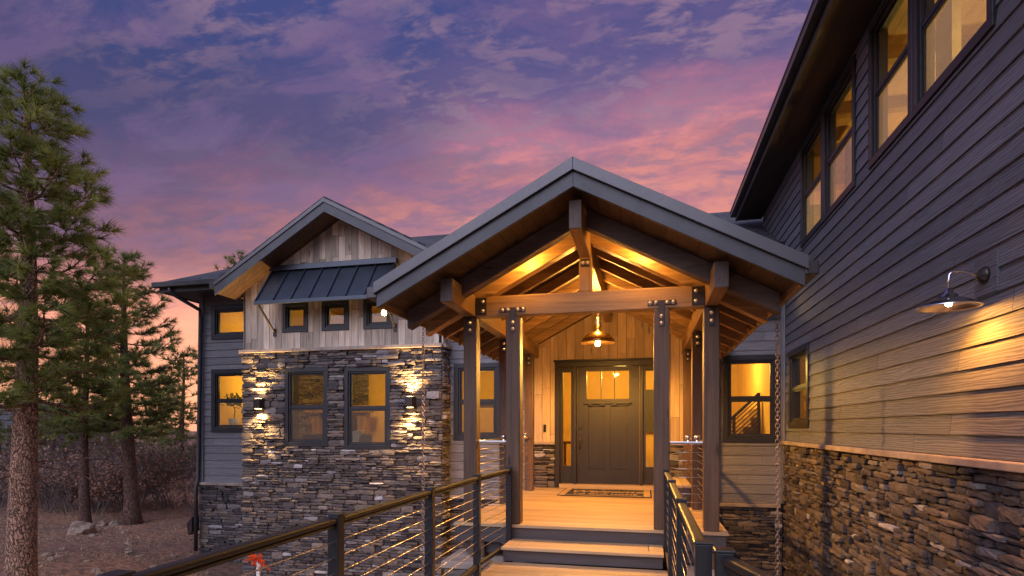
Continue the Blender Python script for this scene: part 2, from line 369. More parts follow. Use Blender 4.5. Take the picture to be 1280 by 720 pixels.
# ------------------------------------------------------------------ wall builders
def plane(O, U, N):
    O = Vector(O); U = Vector(U); N = Vector(N)
    return lambda u, z, n: O + U * u + N * n + UP * z
def rects(u0, u1, z0, z1, holes):
    us = sorted({u0, u1, *[min(max(h[0], u0), u1) for h in holes], *[min(max(h[1], u0), u1) for h in holes]})
    out = []
    for a, b in zip(us, us[1:]):
        if b - a < 1e-5: continue
        m = (a + b) / 2; z = z0
        hs = sorted([h for h in holes if h[0] < m < h[1] and h[3] > z0 and h[2] < z1], key=lambda h: h[2])
        for h in hs:
            if h[2] > z + 1e-5: out.append((a, b, z, min(h[2], z1)))
            z = max(z, h[3])
        if z < z1 - 1e-5: out.append((a, b, z, z1))
    return out
def free(u0, u1, zm, holes):
    iv = [(u0, u1)]
    for h in holes:
        if h[2] < zm < h[3]:
            nv = []
            for a, b in iv:
                if h[1] <= a or h[0] >= b: nv.append((a, b)); continue
                if h[0] > a: nv.append((a, h[0]))
                if h[1] < b: nv.append((h[1], b))
            iv = nv
    return [i for i in iv if i[1] - i[0] > .004]

def backing(pl, u0, u1, z0, z1, holes, parent, name='wall_core', m=None, t0=-.14, t1=-.004):
    mb = MB(5)
    for r in rects(u0, u1, z0, z1, holes): mb.pbox(pl, *r, t0, t1)
    return mb.build(name, m or M_MORTAR, parent)
def siding(pl, u0, u1, z0, z1, holes, parent, m, expo=.155, seed=1, name='lap_siding'):
    mb = MB(seed); rg = random.Random(seed); z = z0
    while z < z1 - .01:
        zt = min(z + expo, z1)
        cuts = sorted({z, zt, *[h[i] for h in holes for i in (2, 3) if z < h[i] < zt]})
        joints = []; x = u0 - rg.uniform(0, 3.4)
        while x < u1: x += 3.66; joints.append(x)
        cs = [rg.random() for _ in joints]; ru, rv = rg.uniform(0, 60), rg.uniform(0, 60)
        nn = lambda q: .020 - .015 * (q - z) / expo
        for a, b in zip(cuts, cuts[1:]):
            for (p, q) in free(u0, u1, (a + b) / 2, holes):
                st = p
                for jx, cv in zip(joints, cs):
                    if jx <= st: continue
                    en = min(jx - .003, q)
                    if en > st:
                        P4 = [pl(st, a, nn(a)), pl(en, a, nn(a)), pl(en, b, nn(b)), pl(st, b, nn(b))]
                        mb.face(P4, [(st + ru, a + rv), (en + ru, a + rv), (en + ru, b + rv), (st + ru, b + rv)], cv)
                        if a == z: mb.face([pl(st, a, -.002), pl(en, a, -.002), pl(en, a, nn(a)), pl(st, a, nn(a))], [(st + ru, a), (en + ru, a), (en + ru, a + .01), (st + ru, a + .01)], cv)
                        for e in (st, en): mb.face([pl(e, a, -.002), pl(e, b, -.002), pl(e, b, nn(b)), pl(e, a, nn(a))], None, cv)
                    st = max(st, jx + .0015)
                    if st >= q: break
        z += expo
    return mb.build(name, m, parent, recalc=False)
def stones(pl, u0, u1, z0, z1, holes, parent, seed=1, depth=1.0, name='stone_veneer', ragged=0):
    mb = MB(seed); rg = random.Random(seed)
    def stone(a, b, c, d):
        if b - a < .02: return
        c0 = rg.random(); c0 = c0 if c0 < .93 or rg.random() < .5 else c0 * .8
        dd = rg.uniform(.010, .065) * depth; g_ = .0035; a += g_; b -= g_; c += g_; d -= g_
        nu = max(2, min(5, int((b - a) / .06) + 1)); nz = 3; j = min(.007, (d - c) * .13)
        t1, t2 = rg.uniform(-.012, .012), rg.uniform(-.012, .012)
        base = len(mb.v)
        for k in range(nz + 1):
            for i in range(nu + 1):
                fu, fz = i / nu, k / nz; edge = (i in (0, nu)) or (k in (0, nz)); cor = (i in (0, nu)) and (k in (0, nz))
                dep = dd + (fu - .5) * t1 + (fz - .5) * t2 + rg.uniform(-.004, .004)
                if edge: dep -= rg.uniform(.002, .009)
                if cor: dep -= .004
                u = a + (b - a) * fu + (rg.uniform(-j, j)); z = c + (d - c) * fz + rg.uniform(-j, j)
                if cor: u += (.5 - fu) * .006; z += (.5 - fz) * .006
                mb.v.append(tuple(pl(u, z, max(.004, dep))))
        nw = nu + 1
        for k in range(nz):
            for i in range(nu):
                p = base + k * nw + i; mb.f.append([p, p + 1, p + nw + 1, p + nw]); mb.uv.append([(0, 0)] * 4); mb.c.append(c0)
        ring = [base + i for i in range(nu + 1)] + [base + k * nw + nu for k in range(1, nz + 1)] + [base + nz * nw + i for i in range(nu - 1, -1, -1)] + [base + k * nw for k in range(nz - 1, 0, -1)]
        bk = len(mb.v)
        O0 = pl(0, 0, 0); Nn = (pl(0, 0, 1) - O0)
        for r_ in ring:
            p = Vector(mb.v[r_]); mb.v.append(tuple(p - Nn * ((p - O0).dot(Nn) + .003)))
        L = len(ring)
        for i in range(L):
            i2 = (i + 1) % L; mb.f.append([ring[i], ring[i2], bk + i2, bk + i]); mb.uv.append([(0, 0)] * 4); mb.c.append(c0)
    cuts = sorted({z1, *[h[i] for h in holes for i in (2, 3) if z0 < h[i] < z1]}); z = z0
    while z < z1 - .01:
        nxt = min([c for c in cuts if c > z + .001]); H = rg.uniform(.075, .135)
        if nxt - z < H * 1.35: H = nxt - z
        elif nxt - z < H * 2: H = (nxt - z) / 2
        for (p, q) in free(u0, u1, z + H / 2, holes):
            x = p
            while x < q:
                ln = rg.uniform(.22, .60)
                if q - (x + ln) < .12: ln = q - x
                if H > .06 and rg.random() < .78:
                    hs = H * rg.uniform(.36, .64)
                    for lo, hi in ((z, z + hs), (z + hs, z + H)):
                        y = x
                        while y < x + ln:
                            l2 = rg.uniform(.10, .34)
                            if x + ln - (y + l2) < .07: l2 = x + ln - y
                            stone(y, y + l2, lo, hi); y += l2
                else: stone(x, x + min(ln, .24), z, z + H); (ln > .24) and stone(x + .24, x + ln, z, z + H)
                x += ln
        z += H
    return mb.build(name, M_STONE, parent, recalc=False)
def planks(pl, u0, u1, z0, top, holes, parent, m, seed=1, wd=.15, name='plank_cladding', th=.02):
    mb = MB(seed); rg = random.Random(seed); u = u0
    while u < u1 - .005:
        ue = min(u + wd, u1); z = z0 - rg.uniform(0, 1.0)
        segs = []
        while z < 9: l = rg.choice([.5, .8, 1.1, 1.5]) * rg.uniform(.8, 1.15); segs.append((z, z + l, rg.random(), rg.uniform(-.003, .003), rg.uniform(0, 80))); z += l
        cu = sorted({u, ue, *[h[i] for h in holes for i in (0, 1) if u < h[i] < ue]})
        for a, b in zip(cu, cu[1:]):
            aa = a + (.0032 if a == u else 0); bb = b - (.0032 if b == ue else 0)
            if bb - aa < .003: continue
            ta, tb = top(aa), top(bb)
            zs = [(z0, 99)]
            for h in holes:
                if h[0] < (a + b) / 2 < h[1]:
                    nz = []
                    for (p, q) in zs:
                        if h[3] <= p or h[2] >= q: nz.append((p, q)); continue
                        if h[2] > p: nz.append((p, h[2]))
                        if h[3] < q: nz.append((h[3], q))
                    zs = nz
            for (s0, s1, cv, dj, rv) in segs:
                for (p, q) in zs:
                    lo = max(s0, p); hi = min(s1, q) - .005
                    la, lb = min(hi, ta), min(hi, tb)
                    if lo >= max(la, lb) - .002: continue
                    la = max(la, lo + .001); lb = max(lb, lo + .001)
                    n1 = th + dj; P8 = [pl(aa, lo, 0), pl(bb, lo, 0), pl(bb, lo, n1), pl(aa, lo, n1), pl(aa, la, 0), pl(bb, lb, 0), pl(bb, lb, n1), pl(aa, la, n1)]
                    mb.hexa(P8, cv, L=2)
        u = ue
    return mb.build(name, m, parent)
def roof_slab(mb, e0, e1, r1, r0, t):
    """eave e0-e1, ridge r0-r1, thickness t downwards"""
    e0, e1, r1, r0 = map(Vector, (e0, e1, r1, r0)); n = (e1 - e0).cross(r0 - e0).normalized()
    if n.z < 0: n = -n
    ux = (e1 - e0).normalized(); vy = (r0 - e0) - ux * (r0 - e0).dot(ux); vy.normalize()
    P = [e0, e1, r1, r0]; uv = [((p - e0).dot(ux), (p - e0).dot(vy)) for p in P]
    Q = [p - UP * t for p in P]
    mb.face(P, uv, .5); mb.face(Q, uv, .5)
    for i in range(4):
        j = (i + 1) % 4; mb.face([P[i], P[j], Q[j], Q[i]], [uv[i], uv[j], uv[j], uv[i]], .5)

def window(pl, u0, u1, z0, z1, parent, kind='hung', trim=.085, lower=None, label=None, name='window', upper=None):
    """trim is the window part; sashes and panes are its sub-parts"""
    def ring(mb, a, b, c, d, w, n0, n1, wb=None):
        wb = wb or w
        mb.pbox(pl, a, b, d - w, d, n0, n1); mb.pbox(pl, a, b, c, c + wb, n0, n1)
        mb.pbox(pl, a, a + w, c + wb, d - w, n0, n1); mb.pbox(pl, b - w, b, c + wb, d - w, n0, n1)
    mb = MB(); ring(mb, u0, u1, z0, z1, trim, -.10, .036); f = mb.build(name, M_TRIM, parent, bevel=.003)
    if label: f['label'] = label
    a, b, c, d = u0 + trim + .002, u1 - trim - .002, z0 + trim + .002, z1 - trim - .002
    ms = MB(); ring(ms, a, b, c, d, .028, -.09, .012)
    a += .028; b -= .028; c += .028; d -= .028
    if kind == 'hung':
        zm = (c + d) / 2
        ms.pbox(pl, a, b, zm - .022, zm + .022, -.055, .004)
        s1 = MB(); ring(s1, a + .001, b - .001, zm + .023, d - .001, .022, -.05, -.02); ring(s1, a + .001, b - .001, c + .001, zm - .023, .026, -.03, -.004); s1.build('sash', M_TRIM, f)
        for lo, hi, n, mt in ((zm + .045, d - .023, -.036, upper or M_GLASS), (c + .027, zm - .049, -.018, lower or M_GLASS)):
            p = MB(); p.pbox(pl, a + .023, b - .023, lo, hi, n - .003, n); p.build('pane', mt, f)
    else:
        s1 = MB(); ring(s1, a + .001, b - .001, c + .001, d - .001, .03, -.06, -.02); s1.build('sash', M_TRIM, f)
        p = MB(); p.pbox(pl, a + .031, b - .031, c + .031, d - .031, -.042, -.039); p.build('pane', lower or M_GLASS, f)
    ms.build('jamb', M_TRIM, f, bevel=.002)
    return f

# ------------------------------------------------------------------ ground
GZ = -2.95
mb = MB(3); rg = random.Random(4)
xs = [-400, -200, -100, -60, -45] + [-38 + i * .8 for i in range(60)] + [14, 25, 60, 150, 400]
ys = [-400, -100, -30, -10] + [-4 + i * .8 for i in range(62)] + [50, 60, 80, 120, 220, 500]
from mathutils import noise as mnoise
def gz(x, y):
    far = max(0, (-x - 11) * .03) if x < -11 else 0
    return GZ + .12 * mnoise.noise(Vector((x * .25, y * .25, 0))) + .05 * mnoise.noise(Vector((x * 1.1, y * 1.1, 5))) + min(far, .6) * 0.4
idx = {}
for i, x in enumerate(xs):
    for j, y in enumerate(ys): idx[i, j] = len(mb.v); mb.v.append((x, y, gz(x, y) if abs(x) < 60 and abs(y) < 80 else GZ))
for i in range(len(xs) - 1):
    for j in range(len(ys) - 1): mb.f.append([idx[i, j], idx[i + 1, j], idx[i + 1, j + 1], idx[i, j + 1]]); mb.uv.append([(0, 0)] * 4); mb.c.append(.5)
tag(mb.build('ground', M_GROUND, smooth=True, recalc=False), kind='structure')

# ------------------------------------------------------------------ house
house = thing('house', 'two storey mountain house with grey lap siding, ledgestone base and a plank clad gable', 'house')
PB = plane((0, 10.0, 0), (1, 0, 0), (0, -1, 0))          # entry wall
PW = plane((0, 9.65, 0), (1, 0, 0), (0, -1, 0))          # gabled wing
PL = plane((0, 11.1, 0), (1, 0, 0), (0, -1, 0))          # set back end at the left
PR = plane((2.19, 0, 0), (0, 1, 0), (-1, 0, 0))          # long wall on the right
PWR = plane((-3.517, 0, 0), (0, 1, 0), (1, 0, 0))        # return of the gabled wing
PWL = plane((-7.54, 0, 0), (0, 1, 0), (-1, 0, 0))
PLL = plane((-9.8, 0, 0), (0, 1, 0), (-1, 0, 0))

# --- right wall
RW = [(6.78, 8.95, 2.57, 3.97), (4.27, 6.38, 2.57, 3.97), (8.58, 9.69, .0, 1.18)]
backing(PR, -4, 11.76, -.30, 4.1, RW, house)
siding(PR, -4, 11.76, -.20, 4.06, RW + [(4.24, 4.50, .87, 1.13)], house, M_SIDE_D, .152, 11)
backing(PR, -4, 10.0, GZ - .2, -.30, [], house, 'stone_backing')
stones(PR, 1.2, 9.99, GZ - .1, -.262, [], house, 21, 1.05)
mb = MB(8)
x = -3.9
while x < 9.95:
    l = min(random.Random(int(x * 100)).uniform(.5, .8), 9.985 - x); mb.pbox(PR, x, x + l - .004, -.262, -.205, -.003, .085); x += l
mb.build('stone_ledge', M_CAP, house, bevel=.008)
def twin(u0, u1, um, label):
    f = window(PR, um + .004, u1, 2.57, 3.97, house, lower=M_SCREEN, trim=.07, label=label)
    f2 = window(PR, u0, um - .004, 2.57, 3.97, house, lower=M_SCREEN, trim=.07, label=label)
twin(6.78, 8.95, 7.90, None); twin(4.27, 6.38, 5.42, None)
window(PR, 8.58, 9.69, .0, 1.18, house, trim=.09)
# right wing eave, gutter and roof
mb = MB(9); mb.box(1.735, 2.185, -6, 11.95, 4.045, 4.075); mb.build('soffit', M_SOFF, house)
mb = MB(9); mb.box(1.71, 1.733, -6, 11.97, 4.03, 4.25); mb.build('fascia', M_FASC, house, bevel=.004)
mb = MB(9); mb.box(1.615, 1.708, -6, 11.96, 4.115, 4.22); mb.box(1.605, 1.622, -6, 11.965, 4.205, 4.232); mb.build('gutter', M_GUTTER, house, bevel=.012)
mb = MB(9); roof_slab(mb, (1.67, -6, 4.30), (1.67, 12.0, 4.30), (6.2, 12.0, 6.7), (6.2, -6, 6.7), .06); roof_slab(mb, (10.8, 12, 4.33), (10.8, -6, 4.33), (6.2, -6, 6.7), (6.2, 12, 6.7), .06); mb.build('roof', M_SHING, house)
mb = MB(9)
mb.face([(2.2, 11.76, -3), (10.2, 11.76, -3), (10.2, 11.76, 4.1), (6.2, 11.76, 6.6), (2.2, 11.76, 4.2)]); mb.build('end_wall', M_SIDE_D, house)

# --- entry wall
cap_b = -1.25
WB = [(-3.40, -2.52, -.22, 1.17), (1.23, 2.10, -.235, 1.185), (1.42, 2.12, 1.74, 2.60)]
DOOR = (-1.545, .285, -1.05, 1.15)
backing(PB, -3.6, 2.19, GZ - .2, 3.0, WB + [DOOR], house)
siding(PB, -3.515, -1.915, cap_b + .03, 2.9, WB[:1], house, M_SIDE_L, .155, 31)
siding(PB, .665, 2.17, cap_b + .03, 2.9, WB[1:], house, M_SIDE_L, .155, 32)
stones(PB, -3.515, -1.915, GZ, cap_b - .03, [], house, 33); stones(PB, .60, 2.13, GZ, cap_b - .03, [], house, 34)
for a, b in ((-3.47, -1.92), (.67, 2.10)):
    mb = MB(8); mb.pbox(PB, a, (a + b) / 2 - .003, cap_b - .03, cap_b + .027, -.003, .085); mb.pbox(PB, (a + b) / 2 + .003, b, cap_b - .03, cap_b + .027, -.003, .085); mb.build('stone_ledge', M_CAP, house, bevel=.008)
window(PB, *WB[0], house, lower=M_SCREEN2); window(PB, *WB[1], house); window(PB, *WB[2], house, kind='fixed')
mb = MB(2); mb.pbox(PR, 9.93, 9.975, -.2, 2.9, .021, .05); mb.pbox(PB, 2.11, 2.165, -1.2, 2.9, .022, .05); mb.build('corner_trim', M_SIDE_L, house)
planks(PB, -1.915, .665, -1.04, lambda u: 2.10 - .523 * abs(u + .62), [DOOR, (-3, -1.545, -1.2, -.25), (.285, 2, -1.2, -.25)], house, M_CLAD, 41, .145, th=.03)
stones(PB, -1.91, -1.55, -1.04, -.29, [], house, 42); stones(PB, .29, .66, -1.04, -.29, [], house, 43)
mb = MB(8); mb.pbox(PB, -1.912, -1.548, -.288, -.247, -.003, .07); mb.pbox(PB, .288, .662, -.288, -.247, -.003, .07); mb.build('stone_ledge', M_CAP, house, bevel=.006)

# --- gabled wing
GX, GA = -5.5, 4.07
def wtop(u): return (3.86 - .60 * (GX - u)) if u < GX else (3.86 - .525 * (u - GX))
WW = [(-6.635, -5.73, -.345, 1.125), (-5.40, -4.479, -.39, 1.11)]
WS = [(-6.686, -6.144, 1.80, 2.36), (-5.861, -5.305, 1.80, 2.36), (-5.016, -4.449, 1.80, 2.36)]
backing(PW, -7.54, -3.517, GZ - .2, 1.455, WW, house); 
mb = MB(5)
for (a, b, c, d) in rects(-7.5, -3.56, 1.455, 2.5, WS): mb.pbox(PW, a, b, c, d, -.14, -.004)
mb.hexa([PW(-7.5, 2.5, -.14), PW(GX, 2.5, -.14), PW(GX, 2.5, -.004), PW(-7.5, 2.5, -.004), PW(-7.5, wtop(-7.5), -.14), PW(GX, wtop(GX), -.14), PW(GX, wtop(GX), -.004), PW(-7.5, wtop(-7.5), -.004)])
mb.hexa([PW(GX, 2.5, -.14), PW(-3.56, 2.5, -.14), PW(-3.56, 2.5, -.004), PW(GX, 2.5, -.004), PW(GX, wtop(GX), -.14), PW(-3.56, wtop(-3.56), -.14), PW(-3.56, wtop(-3.56), -.004), PW(GX, wtop(GX), -.004)])
mb.build('gable_core', M_MORTAR, house)
stones(PW, -7.55, -3.50, GZ - .1, 1.43, WW, house, 51, 1.25)
planks(PW, -7.50, -3.56, 1.50, wtop, WS, house, M_PLANK, 52, .132)
planks(PWR, 9.655, 10.0, 1.50, lambda u: 2.95, [], house, M_PLANK, 53, .132)
stones(PWR, 9.64, 9.99, GZ - .1, 1.43, [], house, 54, 1.1); backing(PWR, 9.66, 10.0, GZ, 2.95, [], house)
stones(PWL, 9.64, 11.1, GZ - .1, 1.43, [], house, 55); planks(PWL, 9.655, 11.1, 1.50, lambda u: 2.75, [], house, M_PLANK, 56, .132); backing(PWL, 9.66, 11.1, GZ, 2.75, [], house)
mb = MB(8)
for i in range(7): a = -7.60 + i * .588; mb.pbox(PW, a, a + .584, 1.432, 1.495, -.003, .085)
mb.pbox(PWR, 9.66, 9.99, 1.432, 1.495, -.003, .08)
mb.build('stone_ledge', M_CAP, house, bevel=.007)
for r_ in WW: window(PW, *r_, house, trim=.075, lower=M_SCREEN2)
for r_ in WS: window(PW, *r_, house, kind='fixed', trim=.07)
# wing roof
YF = 9.10; LX, LZ = -7.74, 2.72; RX, RZ = -3.26, 2.895
mb = MB(9); roof_slab(mb, (LX - .02, YF, LZ), (LX - .02, 13, LZ), (GX, 13, GA), (GX, YF, GA), .04); roof_slab(mb, (RX + .02, YF, RZ), (RX + .02, 13, RZ), (GX, 13, GA), (GX, YF, GA), .04); mb.build('roof', M_SHING, house)
for nm, m, d0, d1, y0, y1 in (('drip_edge', M_DRIP, .035, .10, YF - .02, YF + .02), ('fascia', M_FASC, .10, .27, YF, YF + .03)):
    mb = MB(7)
    for (ax, az_) in ((LX, LZ), (RX, RZ)):
        P8 = [(ax, y0, az_ - d1), (GX, y0, GA - d1), (GX, y1, GA - d1), (ax, y1, az_ - d1), (ax, y0, az_ - d0), (GX, y0, GA - d0), (GX, y1, GA - d0), (ax, y1, az_ - d0)]; mb.hexa(P8, .5)
    mb.build(nm, m, house)
for (ax, az_) in ((LX, LZ), (RX, RZ)):                   # soffit boards
    mb = MB(17)
    for i in range(4):
        y0 = YF + .032 + i * .137; y1 = y0 + .132
        mb.hexa([(ax, y0, az_ - .235), (GX, y0, GA - .235), (GX, y1, GA - .235), (ax, y1, az_ - .235), (ax, y0, az_ - .215), (GX, y0, GA - .215), (GX, y1, GA - .215), (ax, y1, az_ - .215)])
    mb.build('soffit', M_POST if ax < GX else M_SOFF, house)  # left side in lighter wood: warm light painted into its colour
mb = MB(7); mb.box(LX - .12, LX, YF, 11.0, LZ - .14, LZ - .02); mb.build('gutter', M_GUTTER, house, bevel=.01)

# --- set back end at the left
WLs = [(-9.50, -8.30, 1.98, 2.75), (-9.50, -8.30, -.09, 1.314)]
backing(PL, -9.8, -7.4, GZ - .2, 3.2, WLs, house)
siding(PL, -9.79, -7.54, cap_b + .03, 3.0, WLs, house, M_SIDE_L, .165, 61)
stones(PL, -9.80, -7.54, GZ - .1, cap_b - .03, [], house, 62, 1.0)
stones(PLL, 11.09, 16, GZ - .1, cap_b - .03, [], house, 63); siding(PLL, 11.1, 16, cap_b, 3.0, [], house, M_SIDE_L, .165, 64); backing(PLL, 11.24, 16, GZ - .2, 3.0, [], house)
mb = MB(8)
for i in range(4): mb.pbox(PL, -9.88 + i * .58, -9.88 + i * .58 + .575, cap_b - .03, cap_b + .03, -.003, .085)
mb.build('stone_ledge', M_CAP, house, bevel=.008)
mb = MB(3); mb.pbox(PL, -9.81, -9.70, cap_b + .03, 3.0, .02, .045); mb.build('corner_trim', M_SIDE_L, house)
window(PL, *WLs[0], house, kind='fixed', trim=.10); window(PL, *WLs[1], house, trim=.10, lower=M_SCREEN2)

# main roof with a hip at the left, eave line lower in front
EZ = 3.16; EY = 10.45
def mz(y): return EZ + .52 * (y - EY)
mb = MB(9)
mb.face([(-10.3, EY, mz(EY)), (-7.6, EY, mz(EY)), (-3.3, EY, mz(EY)), (2.19, EY, mz(EY)), (2.19, 13.75, mz(13.75)), (-6.9, 13.75, mz(13.75))], [(0, 0), (2.7, 0), (7, 0), (12.5, 0), (12.5, 3.7), (3.4, 3.7)], .5)
mb.face([(-10.3, EY, EZ), (-6.9, 13.75, mz(13.75)), (-6.9, 13.9, mz(13.75)), (-10.3, 17.2, EZ)], [(0, 0), (3.4, 3.7), (3.5, 3.7), (7, 0)], .5)
mb.face([(-10.3, 17.2, EZ), (-6.9, 13.9, mz(13.75)), (2.19, 13.9, mz(13.75)), (2.19, 17.2, EZ)], [(0, 0), (3.4, 3.7), (12, 3.7), (12, 0)], .5)
mb.face([(2.19, 11.80, mz(11.80)), (5, 11.80, mz(11.80)), (5, 13.75, mz(13.75)), (2.19, 13.75, mz(13.75))], [(12.5, 1.5), (15, 1.5), (15, 3.7), (12.5, 3.7)], .5)
roof_slab(mb, (-3.3, 9.42, mz(9.42)), (2.17, 9.42, mz(9.42)), (2.17, 10.47, mz(10.47)), (-3.3, 10.47, mz(10.47)), .05)
mb.build('roof', M_SHING, house)
mb = MB(9); mb.box(-3.25, 2.16, 9.40, 9.43, mz(9.42) - .22, mz(9.42) - .055); mb.build('fascia', M_FASC, house)
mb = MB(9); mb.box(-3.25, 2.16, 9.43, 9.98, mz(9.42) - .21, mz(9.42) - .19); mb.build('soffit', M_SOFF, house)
mb = MB(9); mb.box(-10.28, -7.56, EY + .02, EY + .05, EZ - .22, EZ - .02); mb.box(-10.30, -10.27, EY + .02, 17, EZ - .22, EZ - .02); mb.build('fascia', M_FASC, house)
mb = MB(9); mb.box(-10.26, -7.60, EY + .05, 11.08, EZ - .20, EZ - .18); mb.box(-10.26, -9.82, 11.08, 17, EZ - .20, EZ - .18); mb.build('soffit', M_FASC, house)
mb = MB(9); mb.box(-10.40, -7.70, EY - .10, EY + .018, EZ - .13, EZ - .015); mb.build('gutter', M_GUTTER, house, bevel=.012)
mb = MB(9); mb.tube([(-9.98, EY - .04, EZ - .12), (-9.98, EY - .04, EZ - .24), (-9.72, 10.98, EZ - .52), (-9.72, 11.0, EZ - .7), (-9.80, 11.02, cap_b + .1), (-9.80, 10.95, cap_b - .1), (-9.80, 10.95, GZ + .2)], .042, 8); mb.build('downspout', M_GUTTER, house, smooth=True)

# --- standing seam awning over the three small windows
aw = thing('metal_awning', 'blue black standing seam metal awning over the three small gable windows', 'awning')
AX0, AX1, AT, AB, AP = -6.88, -4.36, 2.98, 2.27, .52
yw = 9.625
def apt(x, t, off=0):      # point on the awning slope
    p = Vector((x, yw - AP * t, AT - (AT - AB) * t)); n = Vector((0, -(AT - AB), AP)).normalized() ; n = Vector((0, n.y, n.z)); return p + n * off
mb = MB(4); P = [apt(AX0, 0), apt(AX1, 0), apt(AX1, 1), apt(AX0, 1)]; Q = [apt(AX0, 0, .012), apt(AX1, 0, .012), apt(AX1, 1, .012), apt(AX0, 1, .012)]
mb.hexa(P + Q, .5); mb.build('roof_panel', M_AWN, aw)
for i in range(8):
    x = AX0 + .012 + (AX1 - AX0 - .024) * i / 7; mb = MB(4)
    mb.hexa([apt(x - .010, 0, .013), apt(x + .010, 0, .013), apt(x + .010, 1, .013), apt(x - .010, 1, .013), apt(x - .010, 0, .045), apt(x + .010, 0, .045), apt(x + .010, 1, .045), apt(x - .010, 1, .045)], .5); mb.build('seam', M_AWN, aw)
mb = MB(4); mb.box(AX0 - .03, AX1 + .03, yw - .10, yw + .03, AT - .03, AT + .07); mb.build('head_flashing', M_AWN, aw, bevel=.006)
mb = MB(4); mb.box(AX0 - .01, AX1 + .01, yw - AP - .03, yw - AP + .01, AB - .045, AB + .02); mb.build('front_edge', M_AWN, aw, bevel=.004)
for x in (AX0 + .03, AX1 - .03):
    mb = MB(4); mb.bar((x, yw - AP + .03, AB - .02), (x, yw, 1.80), .03, .03); mb.bar((x, yw - AP + .03, AB - .02), (x, yw, AT - .05), .03, .03)
    mb.box(x - .03, x + .03, yw - .015, yw + .004, 1.74, 1.88); mb.build('strut', M_BRKT, aw)
rehang(aw, (-5.62, yw, AB))

# ------------------------------------------------------------------ porch
porch = thing('timber_porch', 'timber framed gable entry porch with grey fascia, plank ceiling and tie beam tinted as warmly lit', 'porch')
CX = -.62; PZ = -1.04; SL = .523; PY = 6.15; XL, XR = -1.885, .645; AZ = 2.354; HW = 1.85; YP = 5.05
BT, BB = 1.445, 1.225
def zt(x): return AZ - SL * abs(x - CX)
def slope_bar(mb, sx, y0, y1, off0, off1, hw0=0.0, hw1=HW, c=None):
    """board following the roof pitch between heights off0<off1 below the roof top"""
    xa, xb = CX + sx * hw0, CX + sx * hw1
    mb.hexa([(xa, y0, zt(xa) - off1), (xb, y0, zt(xb) - off1), (xb, y1, zt(xb) - off1), (xa, y1, zt(xa) - off1), (xa, y0, zt(xa) - off0), (xb, y0, zt(xb) - off0), (xb, y1, zt(xb) - off0), (xa, y1, zt(xa) - off0)], c)
mb = MB(9)
for sx in (-1, 1):
    xe = CX + sx * (HW + .03); roof_slab(mb, (xe, YP - .01, zt(xe)), (xe, 9.95, zt(xe)), (CX, 9.95, AZ), (CX, YP - .01, AZ), .03)
mb.build('roof', M_SHING, porch)
for sx in (-1, 1):
    mb = MB(1); slope_bar(mb, sx, YP - .045, YP, -.012, .098, 0, HW + .04, .5); mb.build('drip_edge', M_DRIP, porch, bevel=.004)
    mb = MB(1); slope_bar(mb, sx, YP - .012, YP + .03, .10, .235, 0, HW + .02, .5); mb.build('barge_board', M_FASC, porch, bevel=.003)
    mb = MB(71 + sx)                                       # ceiling boards, laid along the slope in narrow courses
    k = 0; x = 0.0
    while x < HW - .02:
        y0 = YP + .032
        slope_bar(mb, sx, y0, 9.93, .165, .190, x + .0015, min(x + .098, HW - .02)); x += .10
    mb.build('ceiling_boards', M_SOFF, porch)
    mb = MB(72 + sx); mb2 = MB(73)
    slope_bar(mb, sx, 5.60, 5.74, .192, .375, .058, HW - .05); mb.build('barge_rafter', M_ENDG, porch, bevel=.006)
    for i, y in enumerate((6.15, 6.72, 7.29, 7.86, 8.43, 9.0, 9.57)):
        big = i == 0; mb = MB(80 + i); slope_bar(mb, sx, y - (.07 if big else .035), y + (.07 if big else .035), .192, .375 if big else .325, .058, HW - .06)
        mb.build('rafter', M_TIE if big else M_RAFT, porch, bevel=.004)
    # eave board and gutter
    xe = CX + sx * HW; mb = MB(2); mb.box(min(xe - .015, xe + .015), max(xe - .015, xe + .015), YP + .035, 9.9, zt(xe) - .235, zt(xe) - .035); mb.build('eave_board', M_RAFT, porch)
    xg = xe + sx * .070; mb = MB(2); mb.box(xg - .052, xg + .052, YP - .02, 9.88, zt(xe) - .155, zt(xe) - .045); mb.build('gutter', M_GUTTER, porch, bevel=.010)
# ridge beam, side beams, tie beam, king post, struts
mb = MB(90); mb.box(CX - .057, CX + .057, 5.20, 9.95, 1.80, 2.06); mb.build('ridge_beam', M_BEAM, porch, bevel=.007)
mb = MB(90); mb.box(CX - .055, CX + .055, 5.190, 5.1985, 1.803, 2.057); mb.build('beam_end', M_ENDG, porch, bevel=.003)
for X_ in (XL, XR):
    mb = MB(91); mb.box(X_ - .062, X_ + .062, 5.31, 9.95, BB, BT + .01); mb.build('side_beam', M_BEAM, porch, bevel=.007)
    mb = MB(91); mb.box(X_ - .060, X_ + .060, 5.300, 5.3085, BB + .003, BT + .007); mb.build('beam_end', M_ENDG, porch, bevel=.003)
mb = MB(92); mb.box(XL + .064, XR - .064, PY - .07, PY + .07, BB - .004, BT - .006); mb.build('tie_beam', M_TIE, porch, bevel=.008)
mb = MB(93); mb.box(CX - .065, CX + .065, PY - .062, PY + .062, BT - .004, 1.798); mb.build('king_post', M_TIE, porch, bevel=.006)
def post(x, y, z0, z1, w=.15): 
    mb = MB(int(x * 100 + y * 10) & 1023); mb.box(x - w / 2, x + w / 2, y - w / 2, y + w / 2, z0, z1); return mb.build('post', M_POST, porch, bevel=.008)
for x in (-1.40, .16): post(x, PY, PZ + .002, BB - .006, .158)
for x in (XL, XR):
    for y in (PY, 7.72, 9.42): post(x, y, PZ + .002, BB - .002, .15 if y < 7 else .14)
